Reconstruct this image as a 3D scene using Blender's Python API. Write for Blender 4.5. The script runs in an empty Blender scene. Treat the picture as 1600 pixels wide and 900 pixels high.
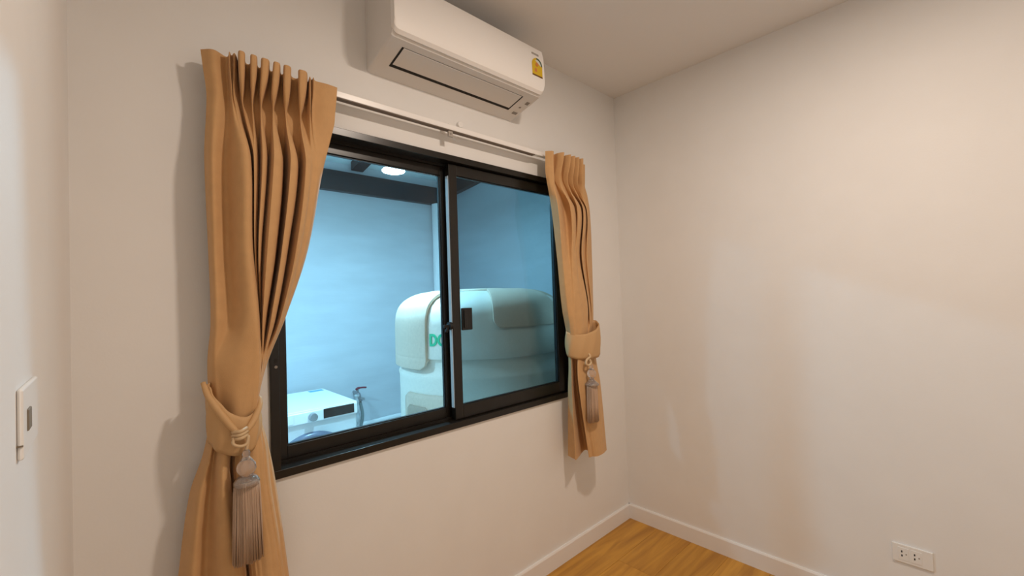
import bpy, bmesh, math, random
from mathutils import Vector, Matrix
S = bpy.context.scene
C = S.collection
random.seed(7)

# ------------------------------------------------------------ camera
cam = bpy.data.cameras.new('camera')
cam.sensor_fit = 'HORIZONTAL'; cam.sensor_width = 36.0
cam.lens = 675.318 / 1600 * 36.0
cam.clip_start = 0.01
camo = bpy.data.objects.new('camera', cam); C.objects.link(camo)
RX = Vector((0.73011184, -0.68253359, -0.03293321))
UP = Vector((0.01009735, -0.03741395, 0.99924884))
FW = Vector((0.68325306, 0.72989594, 0.02042459))
m = Matrix.Identity(4)
for i in range(3):
    m[i][0] = RX[i]; m[i][1] = UP[i]; m[i][2] = -FW[i]
m[0][3], m[1][3], m[2][3] = -2.33338617, -1.50233465, 1.37717140
camo.matrix_world = m
S.camera = camo

# ------------------------------------------------------------ world, lamps, exposure
w = bpy.data.worlds.new('night_sky'); S.world = w; w.use_nodes = True
w.node_tree.nodes['Background'].inputs[0].default_value = (0.02, 0.03, 0.05, 1)
w.node_tree.nodes['Background'].inputs[1].default_value = 0.3

def area(name, loc, size, power, col, rot=(0, 0, 0)):
    l = bpy.data.lights.new(name, 'AREA'); l.shape = 'DISK'; l.size = size
    l.energy = power; l.color = col
    o = bpy.data.objects.new(name, l); C.objects.link(o)
    o.location = loc; o.rotation_euler = rot
    return o
area('room_ceiling_light', (-1.20, -1.35, 2.575), 0.14, 21.0, (1.0, 0.84, 0.705))
area('yard_lamp_light', (-1.073, 0.85, 2.140), 0.11, 36.0, (0.36, 0.74, 1.0))
area('yard_lamp_light', (-2.55, 1.00, 2.30), 0.12, 36.0, (0.36, 0.74, 1.0))

S.view_settings.view_transform = 'Standard'
S.view_settings.look = 'None'
S.view_settings.gamma = 1.0
S.view_settings.use_curve_mapping = False
S.view_settings.exposure = 0.0

# ------------------------------------------------------------ curtain fold control points (world metres, top to bottom)
CURTAIN_L = [
    [(-2.1393, -0.066, 2.09), (-2.1123, -0.087, 2.09), (-2.0782, -0.068, 2.09), (-2.0779, -0.102, 2.09), (-2.0688, -0.085, 2.09), (-2.066, -0.104, 2.09), (-2.0563, -0.085, 2.09), (-2.051, -0.068, 2.09), (-2.0592, -0.119, 2.09), (-2.0528, -0.128, 2.09), (-2.0427, -0.119, 2.09), (-2.031, -0.068, 2.09), (-2.0202, -0.068, 2.09), (-2.0294, -0.119, 2.09), (-2.0229, -0.128, 2.09), (-2.0124, -0.119, 2.09), (-1.9995, -0.068, 2.09), (-1.9917, -0.068, 2.09), (-2.0019, -0.119, 2.09), (-1.9936, -0.128, 2.09), (-1.981, -0.119, 2.09), (-1.9669, -0.068, 2.09), (-1.9588, -0.068, 2.09), (-1.9701, -0.119, 2.09), (-1.9634, -0.128, 2.09), (-1.9519, -0.119, 2.09), (-1.9368, -0.068, 2.09), (-1.9303, -0.068, 2.09), (-1.9425, -0.119, 2.09), (-1.9348, -0.128, 2.09), (-1.922, -0.119, 2.09), (-1.9057, -0.068, 2.09), (-1.8877, -0.068, 2.09), (-1.9013, -0.119, 2.09), (-1.8916, -0.128, 2.09), (-1.8761, -0.119, 2.09), (-1.8581, -0.068, 2.09), (-1.8565, -0.068, 2.09), (-1.8627, -0.102, 2.09), (-1.8513, -0.085, 2.09), (-1.8518, -0.104, 2.09), (-1.8395, -0.085, 2.09), (-1.8065, -0.088, 2.09), (-1.7702, -0.085, 2.09)],
    [(-2.1343, -0.066, 2.04), (-2.1101, -0.087, 2.04), (-2.0791, -0.068, 2.04), (-2.0772, -0.102, 2.04), (-2.0698, -0.086, 2.04), (-2.0665, -0.102, 2.04), (-2.0571, -0.085, 2.04), (-2.0503, -0.068, 2.04), (-2.0582, -0.117, 2.04), (-2.0529, -0.126, 2.04), (-2.044, -0.117, 2.04), (-2.0327, -0.068, 2.04), (-2.0211, -0.068, 2.04), (-2.0299, -0.117, 2.04), (-2.0242, -0.126, 2.04), (-2.0145, -0.117, 2.04), (-2.0021, -0.068, 2.04), (-1.9943, -0.068, 2.04), (-2.004, -0.117, 2.04), (-1.997, -0.126, 2.04), (-1.9856, -0.117, 2.04), (-1.9722, -0.068, 2.04), (-1.9633, -0.068, 2.04), (-1.974, -0.117, 2.04), (-1.9673, -0.126, 2.04), (-1.9559, -0.117, 2.04), (-1.9414, -0.068, 2.04), (-1.9322, -0.068, 2.04), (-1.9439, -0.117, 2.04), (-1.9366, -0.126, 2.04), (-1.9242, -0.117, 2.04), (-1.9086, -0.068, 2.04), (-1.8887, -0.068, 2.04), (-1.9018, -0.117, 2.04), (-1.8939, -0.126, 2.04), (-1.8803, -0.117, 2.04), (-1.8631, -0.068, 2.04), (-1.8605, -0.068, 2.04), (-1.8638, -0.102, 2.04), (-1.8528, -0.086, 2.04), (-1.8532, -0.102, 2.04), (-1.8446, -0.085, 2.04), (-1.8113, -0.088, 2.04), (-1.7746, -0.085, 2.04)],
    [(-2.1291, -0.066, 1.995), (-2.1063, -0.087, 1.995), (-2.0767, -0.068, 1.995), (-2.0746, -0.1, 1.995), (-2.0697, -0.09, 1.995), (-2.0684, -0.1, 1.995), (-2.0591, -0.083, 1.995), (-2.0479, -0.068, 1.995), (-2.0532, -0.103, 1.995), (-2.0501, -0.112, 1.995), (-2.0436, -0.103, 1.995), (-2.0351, -0.068, 1.995), (-2.0211, -0.068, 1.995), (-2.027, -0.103, 1.995), (-2.0244, -0.112, 1.995), (-2.0179, -0.103, 1.995), (-2.0088, -0.068, 1.995), (-1.9977, -0.068, 1.995), (-2.0041, -0.103, 1.995), (-2.0008, -0.112, 1.995), (-1.9932, -0.103, 1.995), (-1.9834, -0.068, 1.995), (-1.9668, -0.068, 1.995), (-1.9739, -0.103, 1.995), (-1.9697, -0.112, 1.995), (-1.9609, -0.103, 1.995), (-1.9503, -0.068, 1.995), (-1.9322, -0.068, 1.995), (-1.9401, -0.103, 1.995), (-1.9354, -0.112, 1.995), (-1.9256, -0.103, 1.995), (-1.9141, -0.068, 1.995), (-1.8887, -0.068, 1.995), (-1.8976, -0.103, 1.995), (-1.8938, -0.112, 1.995), (-1.8844, -0.103, 1.995), (-1.8718, -0.068, 1.995), (-1.8654, -0.068, 1.995), (-1.8632, -0.1, 1.995), (-1.857, -0.09, 1.995), (-1.8574, -0.1, 1.995), (-1.8469, -0.083, 1.995), (-1.8153, -0.088, 1.995), (-1.7799, -0.085, 1.995)],
    [(-2.1274, -0.066, 1.965), (-2.1057, -0.087, 1.965), (-2.0772, -0.068, 1.965), (-2.0727, -0.095, 1.965), (-2.0687, -0.09, 1.965), (-2.0665, -0.095, 1.965), (-2.058, -0.083, 1.965), (-2.046, -0.068, 1.965), (-2.0478, -0.085, 1.965), (-2.0471, -0.094, 1.965), (-2.0429, -0.085, 1.965), (-2.0381, -0.068, 1.965), (-2.02, -0.068, 1.965), (-2.0221, -0.085, 1.965), (-2.0219, -0.094, 1.965), (-2.0178, -0.085, 1.965), (-2.0127, -0.068, 1.965), (-1.9974, -0.068, 1.965), (-1.9998, -0.085, 1.965), (-1.9993, -0.094, 1.965), (-1.9946, -0.085, 1.965), (-1.9891, -0.068, 1.965), (-1.9648, -0.068, 1.965), (-1.9675, -0.085, 1.965), (-1.967, -0.094, 1.965), (-1.9621, -0.085, 1.965), (-1.9562, -0.068, 1.965), (-1.9301, -0.068, 1.965), (-1.9331, -0.085, 1.965), (-1.9328, -0.094, 1.965), (-1.9275, -0.085, 1.965), (-1.9212, -0.068, 1.965), (-1.8875, -0.068, 1.965), (-1.8909, -0.085, 1.965), (-1.8912, -0.094, 1.965), (-1.8861, -0.085, 1.965), (-1.8791, -0.068, 1.965), (-1.8661, -0.068, 1.965), (-1.8632, -0.095, 1.965), (-1.8577, -0.09, 1.965), (-1.8555, -0.095, 1.965), (-1.8456, -0.083, 1.965), (-1.8161, -0.088, 1.965), (-1.7827, -0.085, 1.965)],
    [(-2.1294, -0.0691, 1.9146), (-2.1103, -0.0892, 1.9146), (-2.0798, -0.0743, 1.9146), (-2.0708, -0.0993, 1.9146), (-2.0636, -0.0998, 1.9146), (-2.0581, -0.1002, 1.9146), (-2.0486, -0.0856, 1.9146), (-2.0391, -0.0707, 1.9146), (-2.0402, -0.0875, 1.9146), (-2.0406, -0.0968, 1.9146), (-2.0381, -0.0932, 1.9146), (-2.0349, -0.0848, 1.9146), (-2.0221, -0.0848, 1.9146), (-2.0226, -0.0934, 1.9146), (-2.021, -0.097, 1.9146), (-2.0156, -0.0883, 1.9146), (-2.0104, -0.0725, 1.9146), (-1.9996, -0.0734, 1.9146), (-2.0017, -0.0936, 1.9146), (-2.0013, -0.1001, 1.9146), (-1.9945, -0.0933, 1.9146), (-1.987, -0.0765, 1.9146), (-1.9699, -0.0773, 1.9146), (-1.9715, -0.0957, 1.9146), (-1.9699, -0.1019, 1.9146), (-1.9591, -0.0928, 1.9146), (-1.9479, -0.0668, 1.9146), (-1.9295, -0.0683, 1.9146), (-1.933, -0.0945, 1.9146), (-1.9331, -0.1019, 1.9146), (-1.923, -0.0938, 1.9146), (-1.9121, -0.072, 1.9146), (-1.8883, -0.0731, 1.9146), (-1.8911, -0.0948, 1.9146), (-1.8914, -0.1014, 1.9146), (-1.886, -0.0963, 1.9146), (-1.8784, -0.0859, 1.9146), (-1.8683, -0.0852, 1.9146), (-1.8642, -0.0973, 1.9146), (-1.8572, -0.0933, 1.9146), (-1.8533, -0.0953, 1.9146), (-1.8452, -0.0885, 1.9146), (-1.8216, -0.0893, 1.9146), (-1.7952, -0.0847, 1.9146)],
    [(-2.1342, -0.06, 1.797), (-2.1209, -0.1, 1.797), (-2.0858, -0.078, 1.797), (-2.0664, -0.1262, 1.797), (-2.0518, -0.14, 1.797), (-2.0386, -0.1305, 1.797), (-2.0266, -0.0933, 1.797), (-2.023, -0.062, 1.797), (-2.0226, -0.0973, 1.797), (-2.0256, -0.1173, 1.797), (-2.0269, -0.1224, 1.797), (-2.0273, -0.1247, 1.797), (-2.0272, -0.1249, 1.797), (-2.0237, -0.1236, 1.797), (-2.0188, -0.1183, 1.797), (-2.0106, -0.1008, 1.797), (-2.0049, -0.07, 1.797), (-2.0046, -0.0742, 1.797), (-2.0062, -0.1245, 1.797), (-2.0059, -0.132, 1.797), (-1.9944, -0.1231, 1.797), (-1.9821, -0.088, 1.797), (-1.9817, -0.0915, 1.797), (-1.9809, -0.1337, 1.797), (-1.9765, -0.14, 1.797), (-1.9519, -0.1207, 1.797), (-1.9287, -0.045, 1.797), (-1.9281, -0.0514, 1.797), (-1.9326, -0.1285, 1.797), (-1.9337, -0.14, 1.797), (-1.9124, -0.1254, 1.797), (-1.8907, -0.068, 1.797), (-1.8901, -0.0727, 1.797), (-1.8915, -0.1295, 1.797), (-1.8919, -0.138, 1.797), (-1.8857, -0.1364, 1.797), (-1.8767, -0.13, 1.797), (-1.8733, -0.1266, 1.797), (-1.8664, -0.1176, 1.797), (-1.8559, -0.1113, 1.797), (-1.8483, -0.1087, 1.797), (-1.8443, -0.1065, 1.797), (-1.8343, -0.0981, 1.797), (-1.8244, -0.085, 1.797)],
    [(-2.1294, -0.06, 1.536), (-2.1207, -0.1, 1.536), (-2.0856, -0.078, 1.536), (-2.0663, -0.1262, 1.536), (-2.0518, -0.14, 1.536), (-2.0377, -0.1305, 1.536), (-2.0248, -0.0933, 1.536), (-2.0212, -0.062, 1.536), (-2.0217, -0.0973, 1.536), (-2.0263, -0.1173, 1.536), (-2.0286, -0.1224, 1.536), (-2.0299, -0.1247, 1.536), (-2.0301, -0.1249, 1.536), (-2.0281, -0.1236, 1.536), (-2.0245, -0.1183, 1.536), (-2.0184, -0.1008, 1.536), (-2.0147, -0.07, 1.536), (-2.0146, -0.0742, 1.536), (-2.0198, -0.1245, 1.536), (-2.022, -0.132, 1.536), (-2.0137, -0.1231, 1.536), (-2.0038, -0.088, 1.536), (-2.0035, -0.0915, 1.536), (-2.0026, -0.1337, 1.536), (-1.9981, -0.14, 1.536), (-1.975, -0.1207, 1.536), (-1.9538, -0.045, 1.536), (-1.9533, -0.0514, 1.536), (-1.9601, -0.1285, 1.536), (-1.9632, -0.14, 1.536), (-1.9462, -0.1254, 1.536), (-1.9276, -0.068, 1.536), (-1.9271, -0.0727, 1.536), (-1.9255, -0.1295, 1.536), (-1.9246, -0.138, 1.536), (-1.9199, -0.1364, 1.536), (-1.9136, -0.13, 1.536), (-1.9113, -0.1266, 1.536), (-1.9065, -0.1176, 1.536), (-1.8991, -0.1113, 1.536), (-1.8938, -0.1087, 1.536), (-1.891, -0.1065, 1.536), (-1.884, -0.0981, 1.536), (-1.8771, -0.085, 1.536)],
    [(-2.1267, -0.06, 1.336), (-2.1195, -0.1, 1.336), (-2.0854, -0.0882, 1.336), (-2.0605, -0.1328, 1.336), (-2.0411, -0.145, 1.336), (-2.0282, -0.1383, 1.336), (-2.018, -0.1121, 1.336), (-2.0146, -0.09, 1.336), (-2.0128, -0.09, 1.336), (-2.0136, -0.09, 1.336), (-2.0143, -0.09, 1.336), (-2.0146, -0.09, 1.336), (-2.0147, -0.09, 1.336), (-2.014, -0.0898, 1.336), (-2.0131, -0.0888, 1.336), (-2.0117, -0.0856, 1.336), (-2.0107, -0.08, 1.336), (-2.0107, -0.0807, 1.336), (-2.011, -0.0888, 1.336), (-2.0113, -0.09, 1.336), (-2.0103, -0.09, 1.336), (-2.0097, -0.09, 1.336), (-2.0097, -0.0924, 1.336), (-2.0133, -0.1207, 1.336), (-2.0129, -0.125, 1.336), (-2.001, -0.1118, 1.336), (-1.9893, -0.06, 1.336), (-1.9891, -0.0651, 1.336), (-1.9931, -0.1259, 1.336), (-1.9942, -0.135, 1.336), (-1.9816, -0.1238, 1.336), (-1.9685, -0.08, 1.336), (-1.9682, -0.0834, 1.336), (-1.9688, -0.1239, 1.336), (-1.9696, -0.13, 1.336), (-1.967, -0.1287, 1.336), (-1.963, -0.1238, 1.336), (-1.9616, -0.1212, 1.336), (-1.9587, -0.1143, 1.336), (-1.9547, -0.1094, 1.336), (-1.952, -0.107, 1.336), (-1.9506, -0.1049, 1.336), (-1.9471, -0.0971, 1.336), (-1.9436, -0.085, 1.336)],
    [(-2.1356, -0.06, 1.231), (-2.1269, -0.09, 1.231), (-2.1148, -0.0999, 1.231), (-2.076, -0.1279, 1.231), (-2.0408, -0.135, 1.231), (-2.0296, -0.1344, 1.231), (-2.0256, -0.132, 1.231), (-2.024, -0.13, 1.231), (-2.0221, -0.1297, 1.231), (-2.0217, -0.1285, 1.231), (-2.0216, -0.1274, 1.231), (-2.0215, -0.1261, 1.231), (-2.0214, -0.1256, 1.231), (-2.0208, -0.1249, 1.231), (-2.0204, -0.1244, 1.231), (-2.0198, -0.1228, 1.231), (-2.0193, -0.12, 1.231), (-2.0193, -0.12, 1.231), (-2.0188, -0.12, 1.231), (-2.0185, -0.12, 1.231), (-2.0177, -0.119, 1.231), (-2.0166, -0.115, 1.231), (-2.0165, -0.115, 1.231), (-2.0149, -0.1135, 1.231), (-2.0138, -0.11, 1.231), (-2.0127, -0.11, 1.231), (-2.0114, -0.11, 1.231), (-2.0113, -0.11, 1.231), (-2.0088, -0.1085, 1.231), (-2.0069, -0.105, 1.231), (-2.0049, -0.104, 1.231), (-2.0025, -0.1, 1.231), (-2.0023, -0.1, 1.231), (-1.9981, -0.0969, 1.231), (-1.9951, -0.09, 1.231), (-1.9933, -0.0894, 1.231), (-1.9917, -0.0869, 1.231), (-1.9911, -0.0856, 1.231), (-1.9899, -0.0822, 1.231), (-1.9879, -0.0798, 1.231), (-1.9864, -0.0788, 1.231), (-1.9857, -0.078, 1.231), (-1.9837, -0.0748, 1.231), (-1.9818, -0.07, 1.231)],
    [(-2.1353, -0.06, 1.154), (-2.1252, -0.09, 1.154), (-2.111, -0.0999, 1.154), (-2.0832, -0.1239, 1.154), (-2.0581, -0.13, 1.154), (-2.0472, -0.13, 1.154), (-2.0406, -0.13, 1.154), (-2.038, -0.13, 1.154), (-2.0354, -0.13, 1.154), (-2.0342, -0.13, 1.154), (-2.0339, -0.13, 1.154), (-2.0336, -0.13, 1.154), (-2.0334, -0.13, 1.154), (-2.0328, -0.13, 1.154), (-2.0325, -0.13, 1.154), (-2.0322, -0.13, 1.154), (-2.0318, -0.13, 1.154), (-2.0318, -0.13, 1.154), (-2.0308, -0.13, 1.154), (-2.0302, -0.13, 1.154), (-2.0295, -0.13, 1.154), (-2.0286, -0.13, 1.154), (-2.0285, -0.13, 1.154), (-2.027, -0.1285, 1.154), (-2.0259, -0.125, 1.154), (-2.0246, -0.124, 1.154), (-2.0232, -0.12, 1.154), (-2.0231, -0.12, 1.154), (-2.0215, -0.1185, 1.154), (-2.0204, -0.115, 1.154), (-2.019, -0.114, 1.154), (-2.0177, -0.11, 1.154), (-2.0176, -0.11, 1.154), (-2.0163, -0.1069, 1.154), (-2.0154, -0.1, 1.154), (-2.0148, -0.0994, 1.154), (-2.0143, -0.0969, 1.154), (-2.0141, -0.0956, 1.154), (-2.0135, -0.0922, 1.154), (-2.0121, -0.0895, 1.154), (-2.0109, -0.0876, 1.154), (-2.0102, -0.0859, 1.154), (-2.0085, -0.0797, 1.154), (-2.0068, -0.07, 1.154)],
    [(-2.132, -0.06, 1.086), (-2.1219, -0.09, 1.086), (-2.1085, -0.0999, 1.086), (-2.0884, -0.1239, 1.086), (-2.0699, -0.13, 1.086), (-2.0589, -0.13, 1.086), (-2.0502, -0.13, 1.086), (-2.047, -0.13, 1.086), (-2.0442, -0.13, 1.086), (-2.0431, -0.13, 1.086), (-2.0429, -0.13, 1.086), (-2.0427, -0.13, 1.086), (-2.0425, -0.13, 1.086), (-2.0419, -0.13, 1.086), (-2.0415, -0.13, 1.086), (-2.0412, -0.13, 1.086), (-2.0408, -0.13, 1.086), (-2.0408, -0.13, 1.086), (-2.0399, -0.13, 1.086), (-2.0393, -0.13, 1.086), (-2.0386, -0.13, 1.086), (-2.0377, -0.13, 1.086), (-2.0376, -0.13, 1.086), (-2.0362, -0.1285, 1.086), (-2.0351, -0.125, 1.086), (-2.0338, -0.124, 1.086), (-2.0324, -0.12, 1.086), (-2.0323, -0.12, 1.086), (-2.0307, -0.1185, 1.086), (-2.0297, -0.115, 1.086), (-2.0292, -0.114, 1.086), (-2.0286, -0.11, 1.086), (-2.0285, -0.11, 1.086), (-2.0263, -0.1069, 1.086), (-2.0247, -0.1, 1.086), (-2.024, -0.0994, 1.086), (-2.0235, -0.0969, 1.086), (-2.0233, -0.0956, 1.086), (-2.0228, -0.0922, 1.086), (-2.0217, -0.0895, 1.086), (-2.0209, -0.0876, 1.086), (-2.0204, -0.0859, 1.086), (-2.0192, -0.0797, 1.086), (-2.018, -0.07, 1.086)],
    [(-2.1466, -0.05, 0.982), (-2.1393, -0.1, 0.982), (-2.1271, -0.0882, 0.982), (-2.1188, -0.1248, 0.982), (-2.1107, -0.135, 0.982), (-2.1009, -0.1289, 0.982), (-2.0908, -0.1051, 0.982), (-2.0874, -0.085, 0.982), (-2.0853, -0.085, 0.982), (-2.0854, -0.085, 0.982), (-2.0857, -0.085, 0.982), (-2.0859, -0.085, 0.982), (-2.0859, -0.085, 0.982), (-2.0857, -0.087, 0.982), (-2.0856, -0.0885, 0.982), (-2.0855, -0.0897, 0.982), (-2.0853, -0.09, 0.982), (-2.0853, -0.0907, 0.982), (-2.0848, -0.0988, 0.982), (-2.0841, -0.1, 0.982), (-2.083, -0.112, 0.982), (-2.0808, -0.115, 0.982), (-2.0806, -0.1157, 0.982), (-2.0754, -0.1238, 0.982), (-2.0707, -0.125, 0.982), (-2.0639, -0.129, 0.982), (-2.0566, -0.13, 0.982), (-2.0562, -0.1303, 0.982), (-2.0479, -0.1344, 0.982), (-2.0423, -0.135, 0.982), (-2.0362, -0.134, 0.982), (-2.0302, -0.13, 0.982), (-2.0298, -0.13, 0.982), (-2.0221, -0.1269, 0.982), (-2.0168, -0.12, 0.982), (-2.0132, -0.1187, 0.982), (-2.0098, -0.1138, 0.982), (-2.0087, -0.1112, 0.982), (-2.0066, -0.1043, 0.982), (-2.0038, -0.0995, 0.982), (-2.0021, -0.0976, 0.982), (-2.0014, -0.0959, 0.982), (-1.9995, -0.0897, 0.982), (-1.9975, -0.08, 0.982)],
    [(-2.1791, -0.05, 0.879), (-2.1643, -0.11, 0.879), (-2.1384, -0.0904, 0.879), (-2.1269, -0.1368, 0.879), (-2.1177, -0.15, 0.879), (-2.1054, -0.1415, 0.879), (-2.0926, -0.1081, 0.879), (-2.0882, -0.08, 0.879), (-2.0853, -0.08, 0.879), (-2.085, -0.08, 0.879), (-2.0852, -0.08, 0.879), (-2.0853, -0.08, 0.879), (-2.0853, -0.08, 0.879), (-2.0849, -0.084, 0.879), (-2.0846, -0.0869, 0.879), (-2.0844, -0.0894, 0.879), (-2.084, -0.09, 0.879), (-2.0839, -0.0914, 0.879), (-2.083, -0.1076, 0.879), (-2.0817, -0.11, 0.879), (-2.0791, -0.122, 0.879), (-2.0755, -0.125, 0.879), (-2.0753, -0.1257, 0.879), (-2.0698, -0.1338, 0.879), (-2.0655, -0.135, 0.879), (-2.0602, -0.139, 0.879), (-2.0544, -0.14, 0.879), (-2.054, -0.1403, 0.879), (-2.0458, -0.1444, 0.879), (-2.0402, -0.145, 0.879), (-2.035, -0.144, 0.879), (-2.0297, -0.14, 0.879), (-2.0293, -0.14, 0.879), (-2.021, -0.1369, 0.879), (-2.0147, -0.13, 0.879), (-2.01, -0.1287, 0.879), (-2.0051, -0.1238, 0.879), (-2.0035, -0.1212, 0.879), (-2.0002, -0.1143, 0.879), (-1.9951, -0.1093, 0.879), (-1.9916, -0.1064, 0.879), (-1.9898, -0.1039, 0.879), (-1.9853, -0.0945, 0.879), (-1.9809, -0.08, 0.879)],
    [(-2.2049, -0.05, 0.683), (-2.1833, -0.11, 0.683), (-2.15, -0.0904, 0.683), (-2.1255, -0.1368, 0.683), (-2.104, -0.15, 0.683), (-2.0843, -0.1415, 0.683), (-2.0656, -0.1081, 0.683), (-2.0594, -0.08, 0.683), (-2.0557, -0.08, 0.683), (-2.0562, -0.08, 0.683), (-2.057, -0.08, 0.683), (-2.0577, -0.08, 0.683), (-2.0578, -0.08, 0.683), (-2.0578, -0.084, 0.683), (-2.0579, -0.0869, 0.683), (-2.0582, -0.0894, 0.683), (-2.0583, -0.09, 0.683), (-2.0583, -0.0914, 0.683), (-2.0583, -0.1076, 0.683), (-2.0578, -0.11, 0.683), (-2.0561, -0.122, 0.683), (-2.0533, -0.125, 0.683), (-2.0531, -0.1257, 0.683), (-2.0485, -0.1338, 0.683), (-2.0447, -0.135, 0.683), (-2.0394, -0.139, 0.683), (-2.0334, -0.14, 0.683), (-2.033, -0.1403, 0.683), (-2.0247, -0.1444, 0.683), (-2.0189, -0.145, 0.683), (-2.0128, -0.144, 0.683), (-2.0065, -0.14, 0.683), (-2.0061, -0.14, 0.683), (-1.9973, -0.1369, 0.683), (-1.991, -0.13, 0.683), (-1.9864, -0.1287, 0.683), (-1.9819, -0.1238, 0.683), (-1.9804, -0.1212, 0.683), (-1.9773, -0.1143, 0.683), (-1.9725, -0.1093, 0.683), (-1.9692, -0.1064, 0.683), (-1.9675, -0.1039, 0.683), (-1.9633, -0.0945, 0.683), (-1.9591, -0.08, 0.683)],
    [(-2.219, -0.05, 0.52), (-2.1961, -0.11, 0.52), (-2.1603, -0.0904, 0.52), (-2.1272, -0.1368, 0.52), (-2.0982, -0.15, 0.52), (-2.0766, -0.1415, 0.52), (-2.0577, -0.1081, 0.52), (-2.0514, -0.08, 0.52), (-2.0476, -0.08, 0.52), (-2.0482, -0.08, 0.52), (-2.0491, -0.08, 0.52), (-2.0497, -0.08, 0.52), (-2.0498, -0.08, 0.52), (-2.0496, -0.084, 0.52), (-2.0494, -0.0869, 0.52), (-2.0492, -0.0894, 0.52), (-2.0488, -0.09, 0.52), (-2.0488, -0.0914, 0.52), (-2.0478, -0.1076, 0.52), (-2.0468, -0.11, 0.52), (-2.0449, -0.122, 0.52), (-2.0423, -0.125, 0.52), (-2.0421, -0.1257, 0.52), (-2.0385, -0.1338, 0.52), (-2.0353, -0.135, 0.52), (-2.0301, -0.139, 0.52), (-2.0239, -0.14, 0.52), (-2.0235, -0.1403, 0.52), (-2.0153, -0.1444, 0.52), (-2.0093, -0.145, 0.52), (-2.0024, -0.144, 0.52), (-1.9952, -0.14, 0.52), (-1.9947, -0.14, 0.52), (-1.9849, -0.1369, 0.52), (-1.9777, -0.13, 0.52), (-1.9725, -0.1287, 0.52), (-1.9672, -0.1238, 0.52), (-1.9655, -0.1212, 0.52), (-1.962, -0.1143, 0.52), (-1.9568, -0.1093, 0.52), (-1.9534, -0.1064, 0.52), (-1.9517, -0.1039, 0.52), (-1.9474, -0.0945, 0.52), (-1.9431, -0.08, 0.52)],
]
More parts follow.
